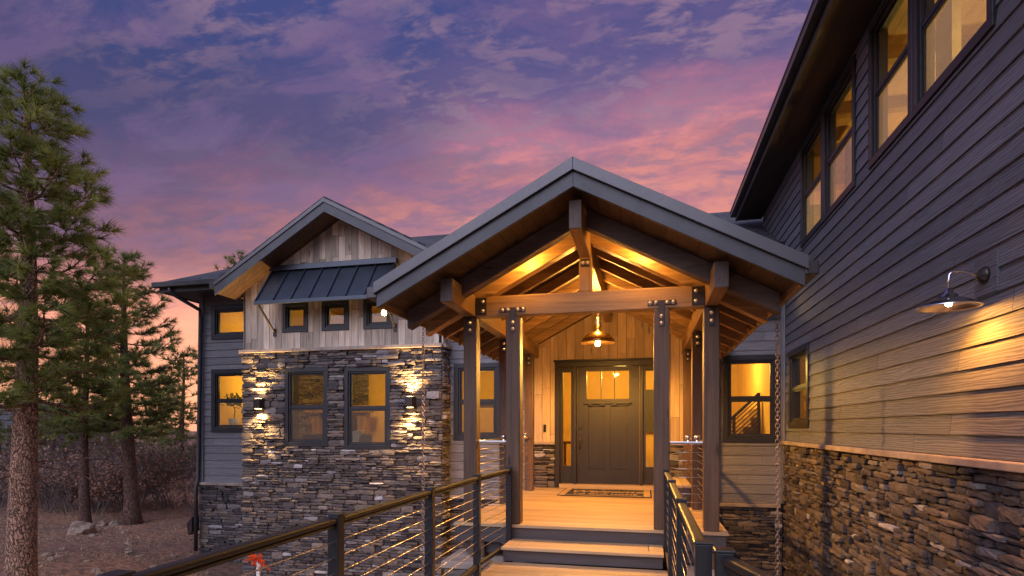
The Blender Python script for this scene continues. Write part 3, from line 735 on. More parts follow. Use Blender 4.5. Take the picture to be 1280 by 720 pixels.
for sx in (-1, 1):                                         # small recessed downlights between barge rafter and truss
    x = CX + sx * .60; z = zt(x) - .192; mb = MB(1); mb.lathe([(0, 0), (.05, 0), (.055, -.012), (.045, -.02), (.04, -.008), (0, -.008)], (x, 5.90, z), 20); dl = mb.build('downlight', M_BRKT, porch, smooth=True)
    lamp('downlight_glow', 'POINT', (x, 5.90, z - .06), 11, WARM, .03, porch)
# brackets with bolts
def bracket(boxes, bolts, n=Vector((0, -1, 0))):
    mb = MB(1)
    for b_ in boxes: mb.box(*b_)
    br = mb.build('bracket', M_BRKT, porch, bevel=.003)
    for p in bolts:
        mb = MB(1); mb.lathe([(.0, -.004), (.020, -.002), (.021, .004), (.0135, .006), (.0125, .017), (.007, .021), (0, .022)], p, 12, n); mb.build('bolt', M_BOLT, br, smooth=True)
yf = PY - .085
for x in (-1.40, .16):
    hb = BB + .03
    bracket([(x - .14, x + .14, yf, yf + .014, hb, hb + .05), (x - .030, x + .030, yf - .001, yf + .013, BB - .19, hb + .002)],
            [Vector((x + d, yf, hb + .025)) for d in (-.115, -.055, .055, .115)] + [Vector((x, yf - .001, z)) for z in (BB - .155, BB - .085)])
for sx, X_ in ((1, XL), (-1, XR)):
    xa = X_ + sx * .066; xb = X_ + sx * .19
    bracket([(min(xa, xb), max(xa, xb), yf, yf + .014, BB + .012, BT - .02)], [Vector((X_ + sx * .15, yf, z)) for z in (BB + .055, BT - .065)])
    for y in (PY, 7.72, 9.42):
        w = .075 if y < 7 else .07
        bracket([(X_ - .028, X_ + .028, y - w - .013, y - w + .0, BB - .20, BB - .01)], [Vector((X_, y - w - .013, z)) for z in (BB - .15, BB - .07)])
for s_ in (-.01,):
    bracket([(CX - .045, CX + .045, PY - .077, PY - .0635, 1.70, 1.78)], [Vector((CX - .02, PY - .077, 1.74)), Vector((CX + .022, PY - .077, 1.74))])

# floor, steps, skirt
FX0, FX1, FY0 = -2.06, .80, 6.03
mb = MB(101); y = FY0 + .002
while y < 9.96: mb.box(FX0, FX1, y, min(y + .137, 9.97), PZ - .03, PZ); y += .141
mb.build('floor_boards', M_DECK, porch, bevel=.002)
mb = MB(102); mb.box(FX0 + .02, FX1 - .02, FY0 + .02, FY0 + .05, PZ - .20, PZ - .032); mb.box(FX0 + .02, FX0 + .05, FY0 + .06, 9.9, PZ - .20, PZ - .032); mb.box(FX1 - .05, FX1 - .02, FY0 + .06, 9.9, PZ - .20, PZ - .032)
mb.box(FX0 + .10, -1.56, FY0 + .12, FY0 + .15, PZ - .34, PZ - .205); mb.box(.30, FX1 - .10, FY0 + .12, FY0 + .15, PZ - .34, PZ - .205)
mb.build('rim_joist', M_RISER, porch, bevel=.003)
SX0, SX1 = -1.405, .168
WZ = -1.335
mb = MB(103); mb.box(SX0 + .01, SX1 - .01, 5.62, 5.64, WZ + .002, -1.22); mb.build('riser', M_RISER, porch)
mb = MB(103); 
mb.box(SX0, SX1, 5.58, 5.717, -1.218, -1.19); mb.box(SX0, SX0 + .137, 5.72, FY0 + .015, -1.218, -1.19); mb.box(SX1 - .137, SX1, 5.72, FY0 + .015, -1.218, -1.19)
mb.box(SX0 + .14, SX1 - .14, 5.72, 5.857, -1.218, -1.19); mb.box(SX0 + .14, SX1 - .14, 5.86, FY0 + .015, -1.218, -1.19); mb.build('step_tread', M_DECK, porch, bevel=.003)
for X_, sx in ((-1.80, -1), (.62, 1)):
    cpier = MB(104); cpier.box(X_ - .33, X_ + .33, PY - .33, PY + .33, -1.50, -1.42); cpier.build('pier_cap', M_CAP, porch, bevel=.012)
    mb = MB(105); mb.box(X_ - .08, X_ + .08, PY - .08, PY + .08, -1.42, PZ - .21); mb.build('stub_post', M_POST, porch, bevel=.006)
    core = MB(106); core.box(X_ - .27, X_ + .27, PY - .27, PY + .27, GZ - .1, -1.502); core.build('pier_core', M_MORTAR, porch)
    pf = plane((X_, PY - .27, 0), (1, 0, 0), (0, -1, 0)); stones(pf, -.29, .29, GZ, -1.505, [], porch, 107, name='pier_stone')
    pf = plane((X_ - sx * .27, PY, 0), (0, 1, 0), (-sx, 0, 0)); stones(pf, -.29, .29, GZ, -1.505, [], porch, 108, name='pier_stone')
rehang(porch, (CX, 8, PZ))

# door, part of the house
def door():
    fr = MB(1); pb = PB
    a, b, z0, z1 = DOOR[0], DOOR[1], -1.035, DOOR[3]
    fr.pbox(pb, a, b, z1 - .09, z1, -.1, .05); fr.pbox(pb, a - .02, b + .02, z1 + .001, z1 + .03, -.02, .075)
    fr.pbox(pb, a, a + .085, z0, z1 - .092, -.1, .045); fr.pbox(pb, b - .085, b, z0, z1 - .092, -.1, .045)
    fr.pbox(pb, -1.222, -1.172, z0 + .05, z1 - .092, -.1, .055); fr.pbox(pb, -.098, -.048, z0 + .05, z1 - .092, -.1, .055)
    d = fr.build('front_door', M_DOOR, house, bevel=.005)
    s = MB(2); x0, x1, zb, zt_ = -1.168, -.102, -.965, 1.055
    n0, n1 = -.06, -.015
    for r_ in rects(x0, x1, zb, zt_, [(-.995, -.275, .50, .98), (-.965, -.675, -.72, .38), (-.595, -.305, -.72, .38)]): s.pbox(pb, *r_, n0, n1, .4)
    for a_, b_ in ((-.965, -.675), (-.595, -.305)): s.pbox(pb, a_ - .001, b_ + .001, -.721, .381, n0 + .005, n1 - .034, .5); s.pbox(pb, a_ + .018, b_ - .018, -.702, .362, n0 + .006, n1 - .024, .5); s.pbox(pb, a_ + .030, b_ - .030, -.69, .35, n0 + .007, n1 - .029, .5)
    s.build('door_slab', M_DOOR, d)
    s = MB(3); s.pbox(pb, -.757, -.742, .50, .98, -.058, -.016); s.pbox(pb, -.528, -.513, .50, .98, -.058, -.016); s.build('muntin', M_DOOR, d)
    s = MB(3); s.pbox(pb, -1.04, -.23, .415, .455, -.014, .035)
    for x in (-.97, -.76, -.55, -.34): s.pbox(pb, x, x + .07, .385, .414, -.014, .022)
    s.build('dentil_shelf', M_DOOR, d, bevel=.003)
    for a_, b_ in ((-.994, -.758), (-.741, -.529), (-.512, -.276)): s = MB(3); s.pbox(pb, a_, b_, .501, .979, -.042, -.038); s.build('pane', M_GLASS, d)
    for a_, b_, in ((-1.458, -1.224), (-.046, .198)):
        s = MB(4)
        for r_ in rects(a_, b_, zb, zt_, [(a_ + .05, b_ - .045, -.66, .97)]): s.pbox(pb, *r_, -.06, -.02, .5)
        s.build('sidelight_frame', M_DOOR, d, bevel=.003); s = MB(4); s.pbox(pb, a_ + .051, b_ - .046, -.659, .969, -.042, -.038); s.build('pane', M_GLASS, d)
    s = MB(5); s.pbox(pb, DOOR[0] + .086, DOOR[1] - .086, -1.037, -.97, -.1, .10); s.build('threshold', M_DECK, d)
    h = MB(6); h.pbox(pb, -1.135, -1.075, -.02, .06, -.0145, .006); h.lathe([(0, 0), (.022, 0), (.022, .02), (0, .022)], pb(-1.105, .02, .006), 16, (0, -1, 0))
    h.pbox(pb, -1.133, -1.080, -.42, -.09, -.0145, .002)
    h.tube([pb(-1.106, -.14, 0), pb(-1.106, -.15, .05), pb(-1.106, -.22, .062), pb(-1.106, -.32, .055), pb(-1.106, -.38, .0)], .010, 8); h.build('handle', M_BRONZE, d, bevel=.002)
door()

bell = MB(1); bell.pbox(PB, -1.74, -1.695, -.07, .06, .034, .055); bell.lathe([(0, 0), (.012, 0), (.012, .006), (0, .008)], PB(-1.718, -.03, .055), 12, (0, -1, 0))
tag(bell.build('doorbell', M_BLACK, bevel=.006), 'small black doorbell on the planks left of the front door', 'doorbell')

# doormat
dm = thing('doormat', 'black doormat with tan border and script welcome before the front door', 'doormat')
mb = MB(1); mb.box(-1.33, .09, 8.75, 9.80, PZ + .003, PZ + .014); mb.build('mat_backing', M_MAT, dm, bevel=.003)
mb = MB(1)
for r_ in ((-1.31, -1.21, 8.78, 9.77), (-.03, .07, 8.78, 9.77)): mb.box(r_[0], r_[1], r_[2], r_[3], PZ + .013, PZ + .0175)
for r_ in ((-1.19, -.05, 8.80, 8.83), (-1.19, -.05, 9.72, 9.75)): mb.box(r_[0], r_[1], r_[2], r_[3], PZ + .013, PZ + .0175)
mb.build('border', M_MATB, dm)
for txt, sz, y in (('Welcome', .34, 9.24), ('TO OUR HOME', .15, 8.95)):
    cu = bpy.data.curves.new('lettering', 'FONT'); cu.body = txt; cu.size = sz; cu.align_x = 'CENTER'; cu.extrude = .002; cu.shear = .35 if sz > .2 else 0; cu.offset = .003
    tmp = bpy.data.objects.new('tmp', cu); C.objects.link(tmp); bpy.context.view_layer.update()
    me = bpy.data.meshes.new_from_object(tmp.evaluated_get(bpy.context.evaluated_depsgraph_get())); bpy.data.objects.remove(tmp)
    me.materials.clear(); me.materials.append(M_MATB); o = bpy.data.objects.new('lettering', me); C.objects.link(o); o.location = (CX, y, PZ + .0165); o.parent = dm
    if sz > .2: o.scale = (.86, 1, 1)
    else: o.scale = (.95, 1, 1)
rehang(dm, (CX, 9.25, PZ))

# low bench at the right of the porch
bn = thing('porch_bench', 'low tan topped wooden box bench behind the right guard rail of the porch', 'bench')
mb = MB(5)
for i in range(3): mb.box(.24 + i * .118, .24 + i * .118 + .114, 7.85, 9.30, -.79, -.76)
mb.build('seat', M_DECK, bn, bevel=.003); mb = MB(5); mb.box(.26, .57, 7.88, 9.28, PZ + .12, -.793); mb.build('box', M_RISER, bn, bevel=.003)
for y in (7.9, 9.2):
    mb = MB(5); mb.box(.28, .33, y, y + .06, PZ + .001, PZ + .12); mb.box(.50, .55, y, y + .06, PZ + .001, PZ + .12); mb.build('foot', M_RISER, bn)
rehang(bn, (.4, 8.5, PZ))

# ------------------------------------------------------------------ guards on the porch sides
def guard(p, q, label, knobs=True, nc=8, knobat=()):
    t = thing('cable_guard', label, 'railing', 'steel topped cable guards between the porch posts')
    p = Vector(p); q = Vector(q); zt_ = -.155
    mb = MB(1); mb.bar((p.x, p.y, zt_), (q.x, q.y, zt_), .045, .030); mb.build('top_rail', M_STEEL, t, bevel=.005)
    for i in range(nc):
        z = zt_ - .085 * (i + 1) - .01; c_ = MB(1); c_.tube([(p.x, p.y, z), (q.x, q.y, z)], .0042, 6); c_.build('cable', M_CABLE, t, smooth=True)
    for k in knobat:
        mb = MB(1); c0 = p.lerp(q, k); mb.lathe([(.018, 0), (.018, .012), (.010, .018), (.026, .032), (.031, .046), (.026, .060), (0, .070)], (c0.x, c0.y, zt_ + .014), 14); mb.build('finial', M_STEEL, t, smooth=True)
    rehang(t, (p + q) / 2 + Vector((0, 0, PZ))); return t
guard((XL + .076, PY, 0), (-1.40 - .08, PY, 0), 'short cable guard between the two front posts at the left of the porch', knobat=(.88,))
guard((.16 + .08, PY, 0), (XR - .076, PY, 0), 'short cable guard between the two front posts at the right of the porch', knobat=(.55, .82))
guard((XL, PY + .076, 0), (XL, 7.72 - .071, 0), 'cable guard along the left edge of the porch nearer the steps')
guard((XL, 7.72 + .071, 0), (XL, 9.42 - .071, 0), 'cable guard along the left edge of the porch nearer the house wall', knobat=(.8,))
guard((XR, PY + .076, 0), (XR, 7.72 - .071, 0), 'cable guard along the right edge of the porch nearer the steps')
guard((XR, 7.72 + .071, 0), (XR, 9.42 - .071, 0), 'cable guard along the right edge of the porch beside the bench')

# ------------------------------------------------------------------ walkway and its railings
wk = MB(111); y = 5.575
while y > -3: wk.box(-1.40 - .1, .168 + (.03 if y > 2 else .9), y - .137, y, WZ - .028, WZ); y -= .141
walk = thing('boardwalk', 'raised tan board walkway leading up to the porch steps', 'walkway')
wk.build('deck_boards', M_DECK, walk, bevel=.002)
mb = MB(1); mb.box(-1.53, -1.502, -3, 5.6, WZ - .26, WZ + .004); mb.box(.202, .23, 2.2, 5.6, WZ - .26, WZ + .004); mb.build('rim_joist', M_RISER, walk)
for y in (4.9, 2.4, 0):
    for x in (-1.40, .08): mb = MB(1); mb.box(x - .07, x + .07, y - .07, y + .07, GZ - .1, WZ - .03); mb.build('support_post', M_POST, walk)
rehang(walk, (-.62, 2, WZ))

def railing(pts, label, ext=None, z_top=-.43, ends=True, group=None):
    """pts: post positions from the porch outward"""
    t = thing('cable_railing', label, 'railing', group)
    for (x, y) in pts:
        mb = MB(1); mb.box(x - .029, x + .029, y - .029, y + .029, WZ - .001, z_top + .006); mb.box(x - .034, x + .034, y - .034, y + .034, z_top + .007, z_top + .016); mb.build('post', M_BLACK, t, bevel=.003)
    allp = list(pts) + ([ext] if ext else [])
    for (a, b) in zip(allp, allp[1:]):
        d = (Vector((*b, 0)) - Vector((*a, 0))).normalized() * .031
        mb = MB(2); p = Vector((*a, z_top - .018)) + d; q = Vector((*b, z_top - .018)) - d
        mb.bar(p, q, .052, .030); mb.bar(p - UP * .026, q - UP * .026, .036, .020); mb.build('top_rail', M_RAILTOP, t, bevel=.010)
        mb = MB(2); mb.bar((p.x, p.y, WZ + .10), (q.x, q.y, WZ + .10), .036, .036); mb.build('bottom_rail', M_RAILTOP, t, bevel=.004)
    for i in range(8):
        z = z_top - .125 - .078 * i; c_ = MB(1)
        c_.tube([(x, y, z) for x, y in allp], .0032, 6); c_.build('cable', M_CABLE, t, smooth=True)
    rehang(t, (pts[0][0], pts[0][1], WZ)); return t
railing([(-1.42, 5.98), (-1.475, 4.97), (-1.475, 3.81), (-1.475, 2.55), (-1.475, 1.35)], 'long black railing with steel cables along the left side of the walkway', (-1.475, .1))
railing([(.205, 5.95), (.205, 4.78), (.205, 3.53), (.205, 2.22)], 'black cable railing along the right side of the walkway, seen nearly end on')
railing([(.262, 2.085), (.70, .70)], 'short angled black cable railing at the lower right corner of the photo')

# ------------------------------------------------------------------ lamps
def pendant():
    t = thing('pendant_lamp', 'round bronze pendant lamp hanging under the porch roof before the door', 'lamp')
    x, y, z = CX, 7.72, 1.13
    mb = MB(1); mb.tube([(x, y, z + .33), (x, y, 1.80)], .007, 8); mb.build('rod', M_BRONZE, t)
    mb = MB(1); mb.lathe([(.0, .34), (.018, .33), (.022, .24), (.034, .235), (.038, .17), (.058, .150), (.105, .135), (.160, .105), (.205, .055), (.228, 0), (.223, -.004), (.198, .048), (.155, .092), (.10, .120), (.05, .135), (.0, .14)], (x, y, z), 40); mb.build('shade', M_BRASS, t, smooth=True)
    mb = MB(1); mb.lathe([(.0, -.045), (.022, -.038), (.033, -.015), (.030, .012), (.016, .04), (.013, .08)], (x, y, z + .0), 20); mb.build('bulb', M_BULB, t, smooth=True)
    for k in range(3):
        a = k * 2 * math.pi / 3; mb = MB(1); mb.tube([(x + .02 * math.cos(a), y + .02 * math.sin(a), z + .33), (x + .06 * math.cos(a), y + .06 * math.sin(a), z + .24), (x + .09 * math.cos(a), y + .09 * math.sin(a), z + .146)], .005, 6); mb.build('hanger', M_STEEL, t)
    lamp('pendant_glow', 'POINT', (x, y, z + .026), 520, WARM, .05, t)
    lamp('pendant_up_glow', 'POINT', (x, y, z + .42), 46, WARM, .04, t)
    rehang(t, (x, y, z))
pendant()
def barn(Yb, Zb, label, e):
    t = thing('barn_light', label, 'wall lamp')
    xw = 2.19 - .03
    mb = MB(1); mb.box(2.165, 2.188, Yb - .128, Yb + .128, Zb - .128, Zb + .128); mb.build('mounting_block', M_SIDE_D, t, bevel=.003)
    mb = MB(1); mb.lathe([(0, 0), (.055, 0), (.057, .012), (.048, .024), (.030, .040), (.016, .050), (0, .052)], (2.165, Yb, Zb), 28, (-1, 0, 0)); mb.build('wall_plate', M_BRONZE, t, smooth=True)
    sx_ = 2.19 - .235; zs = Zb - .085
    pts = [(2.125, Yb, Zb)] + [(2.125 - .17 * math.sin(k / 8 * math.pi / 2), Yb, Zb + .035 * math.sin(k / 8 * math.pi) - .0) for k in range(1, 8)] + [(sx_, Yb, Zb - .02), (sx_, Yb, zs)]
    mb = MB(1); mb.tube(pts, .0085, 10); mb.build('arm', M_STEEL, t, smooth=True)
    zr = Zb - .198
    mb = MB(1); mb.lathe([(0, .125), (.022, .122), (.026, .088), (.050, .080), (.058, .058), (.092, .050), (.135, .030), (.172, .004), (.180, -.004), (.178, -.008), (.168, .001), (.130, .024), (.085, .044), (.05, .052), (0, .055)], (sx_, Yb, zr), 48); mb.build('shade', M_STEEL, t, smooth=True)
    mb = MB(1); mb.lathe([(0, -.020), (.014, -.016), (.020, 0), (.015, .018), (.010, .04)], (sx_, Yb, zr + .022), 16); mb.build('bulb', M_BULB, t, smooth=True)
    lamp('barn_spot', 'SPOT', (sx_, Yb, zr + .012), e * .72, (1, .34, .035), .03, t, (0, 0, 0), 142, .55)
    lamp('barn_glow', 'POINT', (sx_, Yb, zr + .012), e * .12, (1, .38, .04), .045, t)
    rehang(t, (2.16, Yb, Zb))
barn(4.37, 1.0, 'polished steel barn light on a gooseneck arm on the dark siding', 80)

def sconce(x, z, label):
    t = thing('wall_sconce', label, 'wall lamp', 'up and down sconces on the stone wall')
    mb = MB(1); mb.pbox(PW, x - .075, x + .075, z - .10, z + .10, .05, .075); mb.build('back_plate', M_BRONZE, t)
    mb = MB(1); mb.pbox(PW, x - .065, x + .065, z - .095, z + .095, .076, .19); mb.build('housing', M_BRONZE, t, bevel=.005)
    for s_ in (-1, 1):
        mb = MB(1); mb.pbox(PW, x - .045, x + .045, z + s_ * .0965 - .002, z + s_ * .0965 + .002, .095, .17); mb.build('lens', M_BULBS, t)
        lamp('sconce_glow', 'SPOT', PW(x, z + s_ * .115, .15), 165, (1, .60, .22), .055, t, (0 if s_ < 0 else math.pi, 0, 0), 128, .85)
    rehang(t, PW(x, z, .05))
sconce(-7.13, .46, 'square sconce throwing light up and down, left of both stone wall windows')
sconce(-4.06, .46, 'square sconce throwing light up and down, beside the rain chain on the stone wall')

# ------------------------------------------------------------------ rain chains
def chain(x, y, z0, z1, label, r=.016):
    mb = MB(1); z = z0; k = 0
    while z > z1:
        a = [Vector((math.cos(t) * r, 0, math.sin(t) * r * 1.5)) for t in [i * math.pi / 5 for i in range(11)]]
        if k % 2: a = [Vector((p.y, p.x, p.z)) for p in a]
        mb.tube([p + Vector((x, y, z - r * 1.5)) for p in a], .0042, 5, cap=False); z -= r * 2.1; k += 1
    return tag(mb.build('rain_chain', M_CHAIN, smooth=True), label, 'rain chain')
chain(-2.545, 6.35, 1.23, -2.7, 'thin copper rain chain hanging in front of the stone wall by the right sconce')
chain(1.355, 6.55, 1.23, -2.8, 'thicker copper rain chain hanging in the corner by the long dark wall', .02)

# ------------------------------------------------------------------ small items by the house
st = thing('survey_stake', 'white stake tied with bright orange flagging tape on the dirt', 'stake')
sx_, sy_ = -4.42, 5.90
mb = MB(1); mb.box(sx_ - .02, sx_ + .02, sy_ - .01, sy_ + .01, GZ - .1, -1.56); mb.build('stake', M_WHITE, st)
mb = MB(2); rg = random.Random(3)
for k in range(22):
    a = rg.uniform(0, 6.28); l = rg.uniform(.06, .15); p = Vector((sx_, sy_, -1.60 + rg.uniform(-.05, .09))); q = p + Vector((math.cos(a) * l, math.sin(a) * l, rg.uniform(-.12, .10)))
    mid = p.lerp(q, .5) + UP * .03; wv = Vector((0, 0, .016)); mb.face([p - wv, mid - wv, mid + wv, p + wv]); mb.face([mid - wv, q - wv, q + wv, mid + wv])
mb.build('ribbon', M_ORANGE, st, recalc=False); rehang(st, (sx_, sy_, GZ))
fl = MB(1); fl.hexa([(-10.05, 11.0, -2.42), (-9.86, 10.9, -2.30), (-9.84, 11.1, -2.30), (-10.0, 11.2, -2.42), (-10.1, 11.0, -2.16), (-9.86, 10.9, -1.98), (-9.84, 11.1, -1.98), (-10.08, 11.2, -2.16)]); fl.box(-9.90, -9.80, 10.98, 11.06, -2.20, -2.10)
tag(fl.build('electrical_box', M_BLACK, bevel=.01), 'black angular box fixed low on the left stone corner', 'utility box')

# ------------------------------------------------------------------ rooms behind the windows
def room(x0, x1, y0, y1, z0, z1, open_, seed=1, ceil=None):
    mb = MB(seed); f = {'x0': [(x0, y0, z0), (x0, y1, z0), (x0, y1, z1), (x0, y0, z1)], 'x1': [(x1, y0, z0), (x1, y1, z0), (x1, y1, z1), (x1, y0, z1)], 'y0': [(x0, y0, z0), (x1, y0, z0), (x1, y0, z1), (x0, y0, z1)], 'y1': [(x0, y1, z0), (x1, y1, z0), (x1, y1, z1), (x0, y1, z1)]}
    for k, q in f.items():
        if k not in open_.split(): mb.face(q)
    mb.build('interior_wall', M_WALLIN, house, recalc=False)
    fl_ = MB(seed + 1); ce = MB(seed + 2); x = x0
    while x < x1: e = min(x + .16, x1); fl_.box(x, e - .003, y0, y1, z0 - .02, z0 + .002); ce.box(x, e - .003, y0, y1, z1, z1 + .02); x += .16
    fl_.build('interior_floor', M_FLOORIN, house); ce.build('interior_ceiling', ceil or M_CEILIN, house)
def glow(x, y, z, e, col=(1, .63, .13), globe=False): 
    lamp('room_light', 'POINT', (x, y, z - .14), e * .6, col, .10, house)
    if not globe: return
    mb = MB(1); mb.lathe([(0, -.07), (.05, -.05), (.07, 0), (.05, .05), (.02, .07), (.012, .08), (.012, .5), (0, .5)], (x, y, z), 14); mb.build('room_lamp', M_GLOBE, house, smooth=True)
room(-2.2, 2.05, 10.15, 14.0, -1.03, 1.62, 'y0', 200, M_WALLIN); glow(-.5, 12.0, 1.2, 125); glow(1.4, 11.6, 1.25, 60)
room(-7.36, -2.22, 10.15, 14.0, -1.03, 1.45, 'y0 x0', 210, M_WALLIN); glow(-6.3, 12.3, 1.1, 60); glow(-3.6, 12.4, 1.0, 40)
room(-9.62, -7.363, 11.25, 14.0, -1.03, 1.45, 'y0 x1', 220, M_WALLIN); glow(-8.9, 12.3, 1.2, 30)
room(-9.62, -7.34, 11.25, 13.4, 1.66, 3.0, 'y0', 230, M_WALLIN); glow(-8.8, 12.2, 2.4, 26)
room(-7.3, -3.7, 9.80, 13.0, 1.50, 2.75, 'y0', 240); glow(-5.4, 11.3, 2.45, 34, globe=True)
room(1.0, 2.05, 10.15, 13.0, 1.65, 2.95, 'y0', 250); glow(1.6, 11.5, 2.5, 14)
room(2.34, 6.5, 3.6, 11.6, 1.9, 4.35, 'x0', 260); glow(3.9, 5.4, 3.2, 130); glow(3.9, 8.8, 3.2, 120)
for i in range(7):
    mb = MB(i); mb.box(2.34, 6.5, 3.9 + i * 1.15, 4.03 + i * 1.15, 4.20, 4.352); mb.build('interior_beam', M_FURN, house)
for y0, y1 in ((6.42, 6.74), (9.1, 9.5)):
    mb = MB(i); mb.box(2.9, 2.98, y0, y1, 1.92, 4.19); mb.build('interior_post', M_CREAM, house)
room(2.34, 5.0, 7.6, 11.6, -1.03, 1.8, 'x0', 270, M_WALLIN); glow(3.8, 9.4, 1.3, 50)

# staircase seen through the window right of the porch
sr = thing('stair_railing', 'sloping dark stair railing with bars inside the window right of the porch', 'railing')
mb = MB(1); A_, B_ = Vector((1.15, 11.2, -.20)), Vector((2.0, 11.2, .62))
mb.bar(A_ + UP * .0, B_, .05, .05); mb.build('handrail', M_RISER, sr)
for i in range(9): mb = MB(1); o_ = Vector((0, 0, -.08 * (i + 1))); mb.bar(A_ + o_, B_ + o_, .018, .018); mb.build('bar', M_RISER, sr)
for t_ in (0, .5, 1): p = A_.lerp(B_, t_); mb = MB(1); mb.box(p.x - .025, p.x + .025, p.y - .025, p.y + .025, p.z - .85, p.z + .02); mb.build('post', M_RISER, sr)
rehang(sr, (1.6, 11.2, -1.03))
stp = MB(3)
for i in range(9): stp.box(1.1 + i * .13, 1.23 + i * .13, 11.3, 12.3, -1.0, -1.0 + .17 * (i + 1))
tag(stp.build('staircase', M_FURN), 'lit oak staircase behind the sloping railing inside the house', 'staircase')
# living room pieces
fp = thing('fireplace', 'wooden mantel fireplace with stone breast, inside the stone wall windows', 'fireplace')
a, b = -8.35, -6.75
mb = MB(1); mb.box(a + .35, b - .25, 13.3, 13.7, -1.02, .05); mb.build('firebox', M_BLACK, fp)
for x in (a + .12, b - .22): mb = MB(1); mb.box(x, x + .22, 13.05, 13.3, -1.02, .38); mb.build('leg', M_FURN, fp)
mb = MB(1); mb.box(a, b + .1, 12.95, 13.32, .38, .56); mb.build('mantel', M_FURN, fp, bevel=.01)
stones(plane((0, 13.72, 0), (1, 0, 0), (0, -1, 0)), -9.4, -7.0, -1.02, 1.44, [], fp, 301, name='stone_breast')
rehang(fp, (-7.5, 13.2, -1.03))
def armchair(x, y, label, m):
    t = thing('armchair', label, 'armchair')
    mb = MB(1); mb.box(x - .38, x + .38, y - .38, y + .38, -.88, -.58); mb.build('seat', m, t, bevel=.05)
    mb = MB(1); mb.box(x - .38, x + .38, y - .50, y - .39, -.88, -.12); mb.build('backrest', m, t, bevel=.05)
    for s_ in (-1, 1): mb = MB(1); mb.box(x + s_ * .46 - .07, x + s_ * .46 + .07, y - .4, y + .4, -.88, -.38); mb.build('arm', m, t, bevel=.04)
    for sx in (-.36, .36):
        for sy in (-.34, .34): mb = MB(1); mb.box(x + sx - .025, x + sx + .025, y + sy - .025, y + sy + .025, -1.026, -.881); mb.build('leg', M_FURN, t)
    rehang(t, (x, y, -1.03))
armchair(-5.95, 11.5, 'brown armchair inside the right hand stone wall window', M_FAB)
armchair(-7.05, 11.9, 'brown armchair inside the left hand stone wall window', M_FAB)
cu_ = MB(1); cu_.hexa([(-6.20, 10.95, -.42), (-5.85, 10.95, -.46), (-5.85, 10.985, -.46), (-6.20, 10.985, -.42), (-6.13, 10.94, -.08), (-5.76, 10.94, -.05), (-5.76, 11.14, -.05), (-6.13, 11.14, -.08)])
tag(cu_.build('throw_blanket', M_CREAM, bevel=.02), 'folded cream throw over the armchair behind the window glass', 'blanket')
# house plant behind the lower left window
pt = thing('potted_plant', 'leafy potted plant behind the lower window of the set back wall', 'plant')
mb = MB(1); mb.lathe([(0, 0), (.09, 0), (.12, .22), (.11, .22), (.1, .18), (0, .18)], (-9.23, 11.47, .0), 18); mb.build('pot', M_CREAM, pt, smooth=True)
mb = MB(1); mb.tube([(-9.23, 11.47, .18), (-9.20, 11.47, .4), (-9.26, 11.47, .55)], .012, 6); mb.build('stem', M_FURN, pt)
mb = MB(7); rg = random.Random(8)
for k in range(130):
    a, e = rg.uniform(0, 6.28), rg.uniform(-.4, 1.3); p = Vector((-9.23, 11.47, .55)) + Vector((math.cos(a) * math.cos(e), math.sin(a) * math.cos(e), math.sin(e))) * rg.uniform(.05, .26); d = Vector((rg.uniform(-1, 1), rg.uniform(-1, 1), rg.uniform(-.6, .8))).normalized(); s_ = d.orthogonal().normalized() * .02
    mb.face([p, p + d * .04 + s_, p + d * .09, p + d * .04 - s_])
mb.build('foliage', M_LEAF, pt, recalc=False)
tb = MB(2); tb.box(-9.58, -8.9, 11.3, 11.65, -.05, -.001); [tb.box(x, x + .05, y, y + .05, -1.03, -.051) for x in (-9.56, -8.97) for y in (11.32, 11.58)]
tag(tb.build('side_table', M_FURN), 'oak table carrying the potted plant behind the window', 'table'); rehang(pt, (-9.23, 11.47, 0))
# hall pieces seen through the front door glass
sh = thing('shelf_cabinet', 'oak shelf cabinet with jars inside the window left of the porch', 'cabinet')
mb = MB(2); mb.box(-3.45, -2.35, 11.2, 11.55, .42, .50); mb.box(-3.45, -3.40, 11.2, 11.55, -1.03, .42); mb.box(-2.40, -2.35, 11.2, 11.55, -1.03, .42); mb.box(-3.40, -2.40, 11.2, 11.55, -.35, -.30); mb.build('carcase', M_FURN, sh)
for i, x in enumerate((-2.95, -2.72, -2.58)):
    mb = MB(i); mb.lathe([(0, 0), (.05, 0), (.055, .12), (.03, .16), (.03, .18), (0, .18)], (x, 11.35, .501), 14); mb.build('jar', M_CREAM, sh, smooth=True)
rehang(sh, (-2.9, 11.4, -1.03))
tb = thing('dining_table', 'oak hall table seen through the left sidelight of the door', 'table')
mb = MB(2); mb.box(-1.75, -1.0, 11.6, 12.3, -.32, -.27); mb.build('tabletop', M_FURN, tb)
for x in (-1.7, -1.1):
    for y in (11.65, 12.2): mb = MB(2); mb.box(x, x + .05, y, y + .05, -1.026, -.321); mb.build('leg', M_FURN, tb)
rehang(tb, (-1.4, 12, -1.03))
pf_ = MB(3); pf_.box(-.03, .9, 13.90, 13.96, -.1, .9); tag(pf_.build('wall_picture', M_RISER), 'dark framed picture on the hall wall behind the right sidelight', 'picture')

